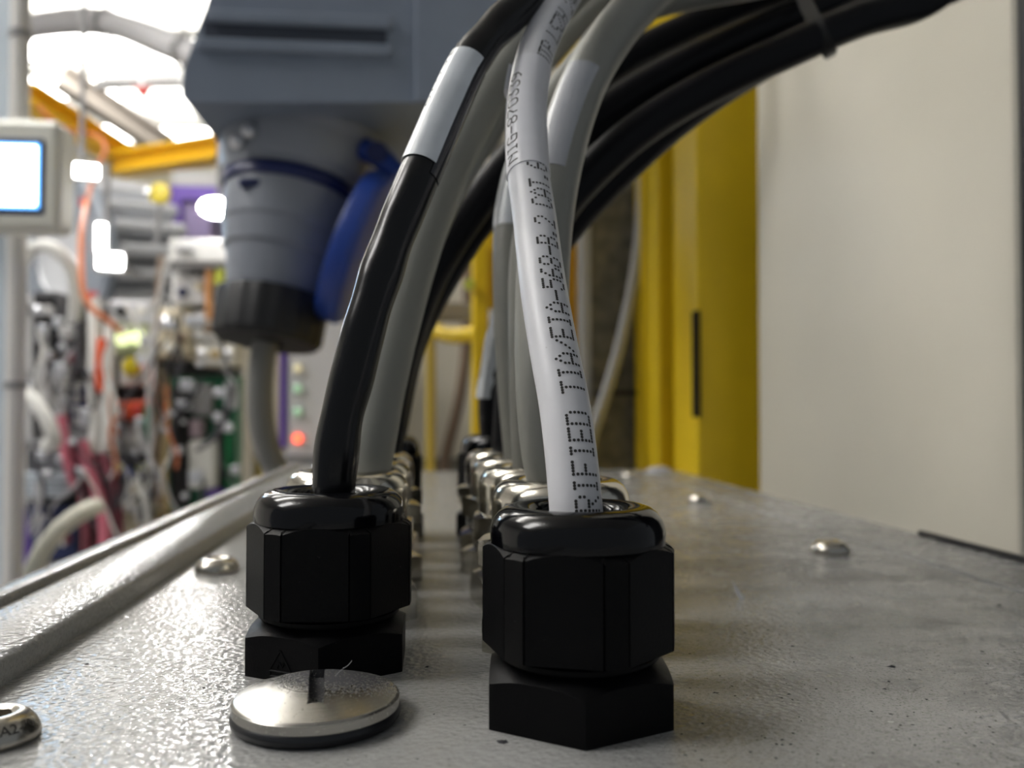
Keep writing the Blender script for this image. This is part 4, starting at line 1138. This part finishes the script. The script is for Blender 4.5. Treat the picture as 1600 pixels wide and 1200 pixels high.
MB().cyl(oo, oo + Vector((-25, 60, -130)), 8).build('stem', SILV, yv, oo)
MB().lathe([(10, 0), (10, 10), (5, 13), (.1, 13)], 18, axis_matrix(at(232, 302, 2420), (-.3, -1, .5))).build('chrome_cap', SILV, yv, oo)

# hoses and wires, each with its own run over the rack
def hose(name, lab, P, r, mt, group=None, cat='hose'):
    pts = path(P, 12, 3)
    return tag(MB().tube(pts, r, 12).build(name, mt, None, pts[0], sharp=80), lab, cat, group)
hose('white_hoop', 'white tubular hoop above the dark power module', [(30, 425, 2100), (42, 395, 2060), (70, 382, 2040), (98, 398, 2040), (116, 430, 2060), (118, 480, 2090), (112, 520, 2120)], 15, WHITEPL)
hose('white_hose', 'short white hose bending down beside the conduit pipe', [(20, 600, 1900), (34, 608, 1890), (58, 632, 1880), (76, 660, 1880), (86, 690, 1890), (74, 696, 1950)], 15, WHITEPL)
hose('white_hose', 'thick cream hose curving up at the lower left above the plate edge', [(34, 960, 1500), (52, 890, 1480), (76, 846, 1480), (104, 816, 1500), (134, 798, 1530), (150, 792, 1600)], 15, mat('cream_hose', (.66, .65, .55), .5))
hose('white_hose', 'pale vertical hose left of the orange sleeve in the rack', [(146, 470, 2060), (148, 540, 2050), (146, 600, 2050), (150, 660, 2050), (144, 706, 2060)], 14, WHITEPL)
hose('white_hose', 'pale hose joining the vertical one, right of the orange sleeve', [(172, 500, 2060), (170, 580, 2045), (170, 650, 2045), (168, 690, 2050), (160, 722, 2080)], 13, WHITEPL)
hose('orange_sleeve', 'short orange sleeve between the two pale hoses', [(160, 530, 2040), (156, 570, 2035), (157, 612, 2040)], 10, REDOR)
hose('pink_hose', 'left dusty pink hose below the white terminal strip', [(97, 650, 2060), (100, 690, 2050), (108, 726, 2050), (118, 760, 2060)], 12, PINK)
hose('pink_hose', 'bright pink hose running down to the plate edge', [(128, 690, 2040), (140, 730, 2030), (156, 780, 2020), (164, 830, 2010), (160, 880, 2000), (158, 960, 1990)], 13, PINK)
hose('maroon_hose', 'dark maroon hose right of the bright pink one', [(160, 710, 2060), (176, 760, 2050), (184, 820, 2050), (182, 900, 2050)], 14, MAROON)
hose('maroon_hose', 'dark maroon hose left of the bright pink one', [(118, 700, 2070), (134, 790, 2060), (136, 850, 2060), (132, 930, 2060)], 13, MAROON)
hose('purple_cable', 'purple cable hanging beside the conduit pipe', [(28, 560, 1600), (30, 640, 1600), (26, 720, 1600), (28, 790, 1600), (38, 850, 1600), (40, 930, 1600)], 10, PURPLE)
hose('grey_loop', 'pale grey loop of cable over the black relay module', [(72, 540, 2050), (66, 575, 2040), (72, 615, 2040), (86, 632, 2050)], 9, LGREY)
hose('brown_pipe', 'thin brown pipe running down the middle of the rack', [(252, 400, 2050), (246, 480, 2050), (242, 560, 2050), (246, 640, 2050), (244, 720, 2050), (250, 790, 2050)], 7, BROWN)
hose('grey_wire', 'thin grey wire sagging left of the brown pipe', [(262, 400, 2030), (248, 470, 2030), (236, 520, 2030), (232, 600, 2030), (236, 680, 2040), (232, 770, 2040)], 5, LGREY)
hose('copper_pipe', 'orange-brown pipe hanging below the white box', [(328, 412, 2080), (326, 450, 2080), (328, 500, 2090)], 10, mat('copper_orange', (.62, .30, .12), .4))
hose('yellow_tag', 'yellow sleeve hanging right of the orange-brown pipe', [(346, 412, 2080), (344, 428, 2075), (343, 444, 2080)], 12, LIME)
hose('ochre_wire', 'ochre wire along the left edge of the green circuit board', [(256, 580, 2060), (262, 640, 2060), (256, 720, 2060), (260, 800, 2060)], 7, TAN)
hose('pink_hose', 'salmon pink tube right of the red-orange connector', [(232, 570, 2060), (240, 600, 2050), (236, 630, 2060)], 14, mat('salmon', (.75, .28, .25), .4))
hose('green_wire', 'green wire beside the salmon pink tube', [(236, 632, 2070), (232, 660, 2060), (238, 690, 2070)], 12, GREEN)
random.seed(11)
for nm, lab, mt_, cnt, rr_ in (('wire_tangle', 'tangle of thin grey and silver wires over the rack', mat('wire_grey', (.5, .5, .52), .4), 12, 3), ('wire_tangle', 'tangle of thin black wires over the rack', mat('wire_dark', (.05, .05, .06), .4), 18, 5),
                             ('wire_tangle', 'tangle of thin white wires over the rack', WHITEPL, 9, 3.5), ('wire_tangle', 'tangle of thin red and orange wires over the rack', mat('wire_rust', (.45, .14, .06), .5), 3, 3.5)):
    mb = MB()
    for _ in range(cnt):
        x = random.uniform(45, 368); y = random.uniform(470, 760); Yw = random.uniform(1970, 2025); P = []
        dx = random.uniform(-14, 14)
        for q in range(5):
            P.append((x, y, Yw)); x = min(370, max(42, x + dx + random.uniform(-16, 16))); y += random.uniform(15, 42)
        mb.tube(path(P, 16, 2), rr_ * random.uniform(.6, 1.3), 7)
    tag(mb.build(nm, mt_, None, at(200, 600, 2050), sharp=80), lab, 'wires', None, 'stuff')
mb = MB()
for _ in range(60):
    c = at(random.uniform(45, 370), random.uniform(475, 800), random.uniform(2040, 2062)); s = random.uniform(4, 13)
    mb.box(c - Vector((s * random.uniform(.6, 1.6), s, s)), c + Vector((s * random.uniform(.6, 1.6), s, s * random.uniform(.6, 1.5))), 2)
tag(mb.build('terminal_clutter', SILVD, None, at(200, 600, 2100)), 'clutter of tiny silver terminals and clamps over the rack', 'terminals', None, 'stuff')
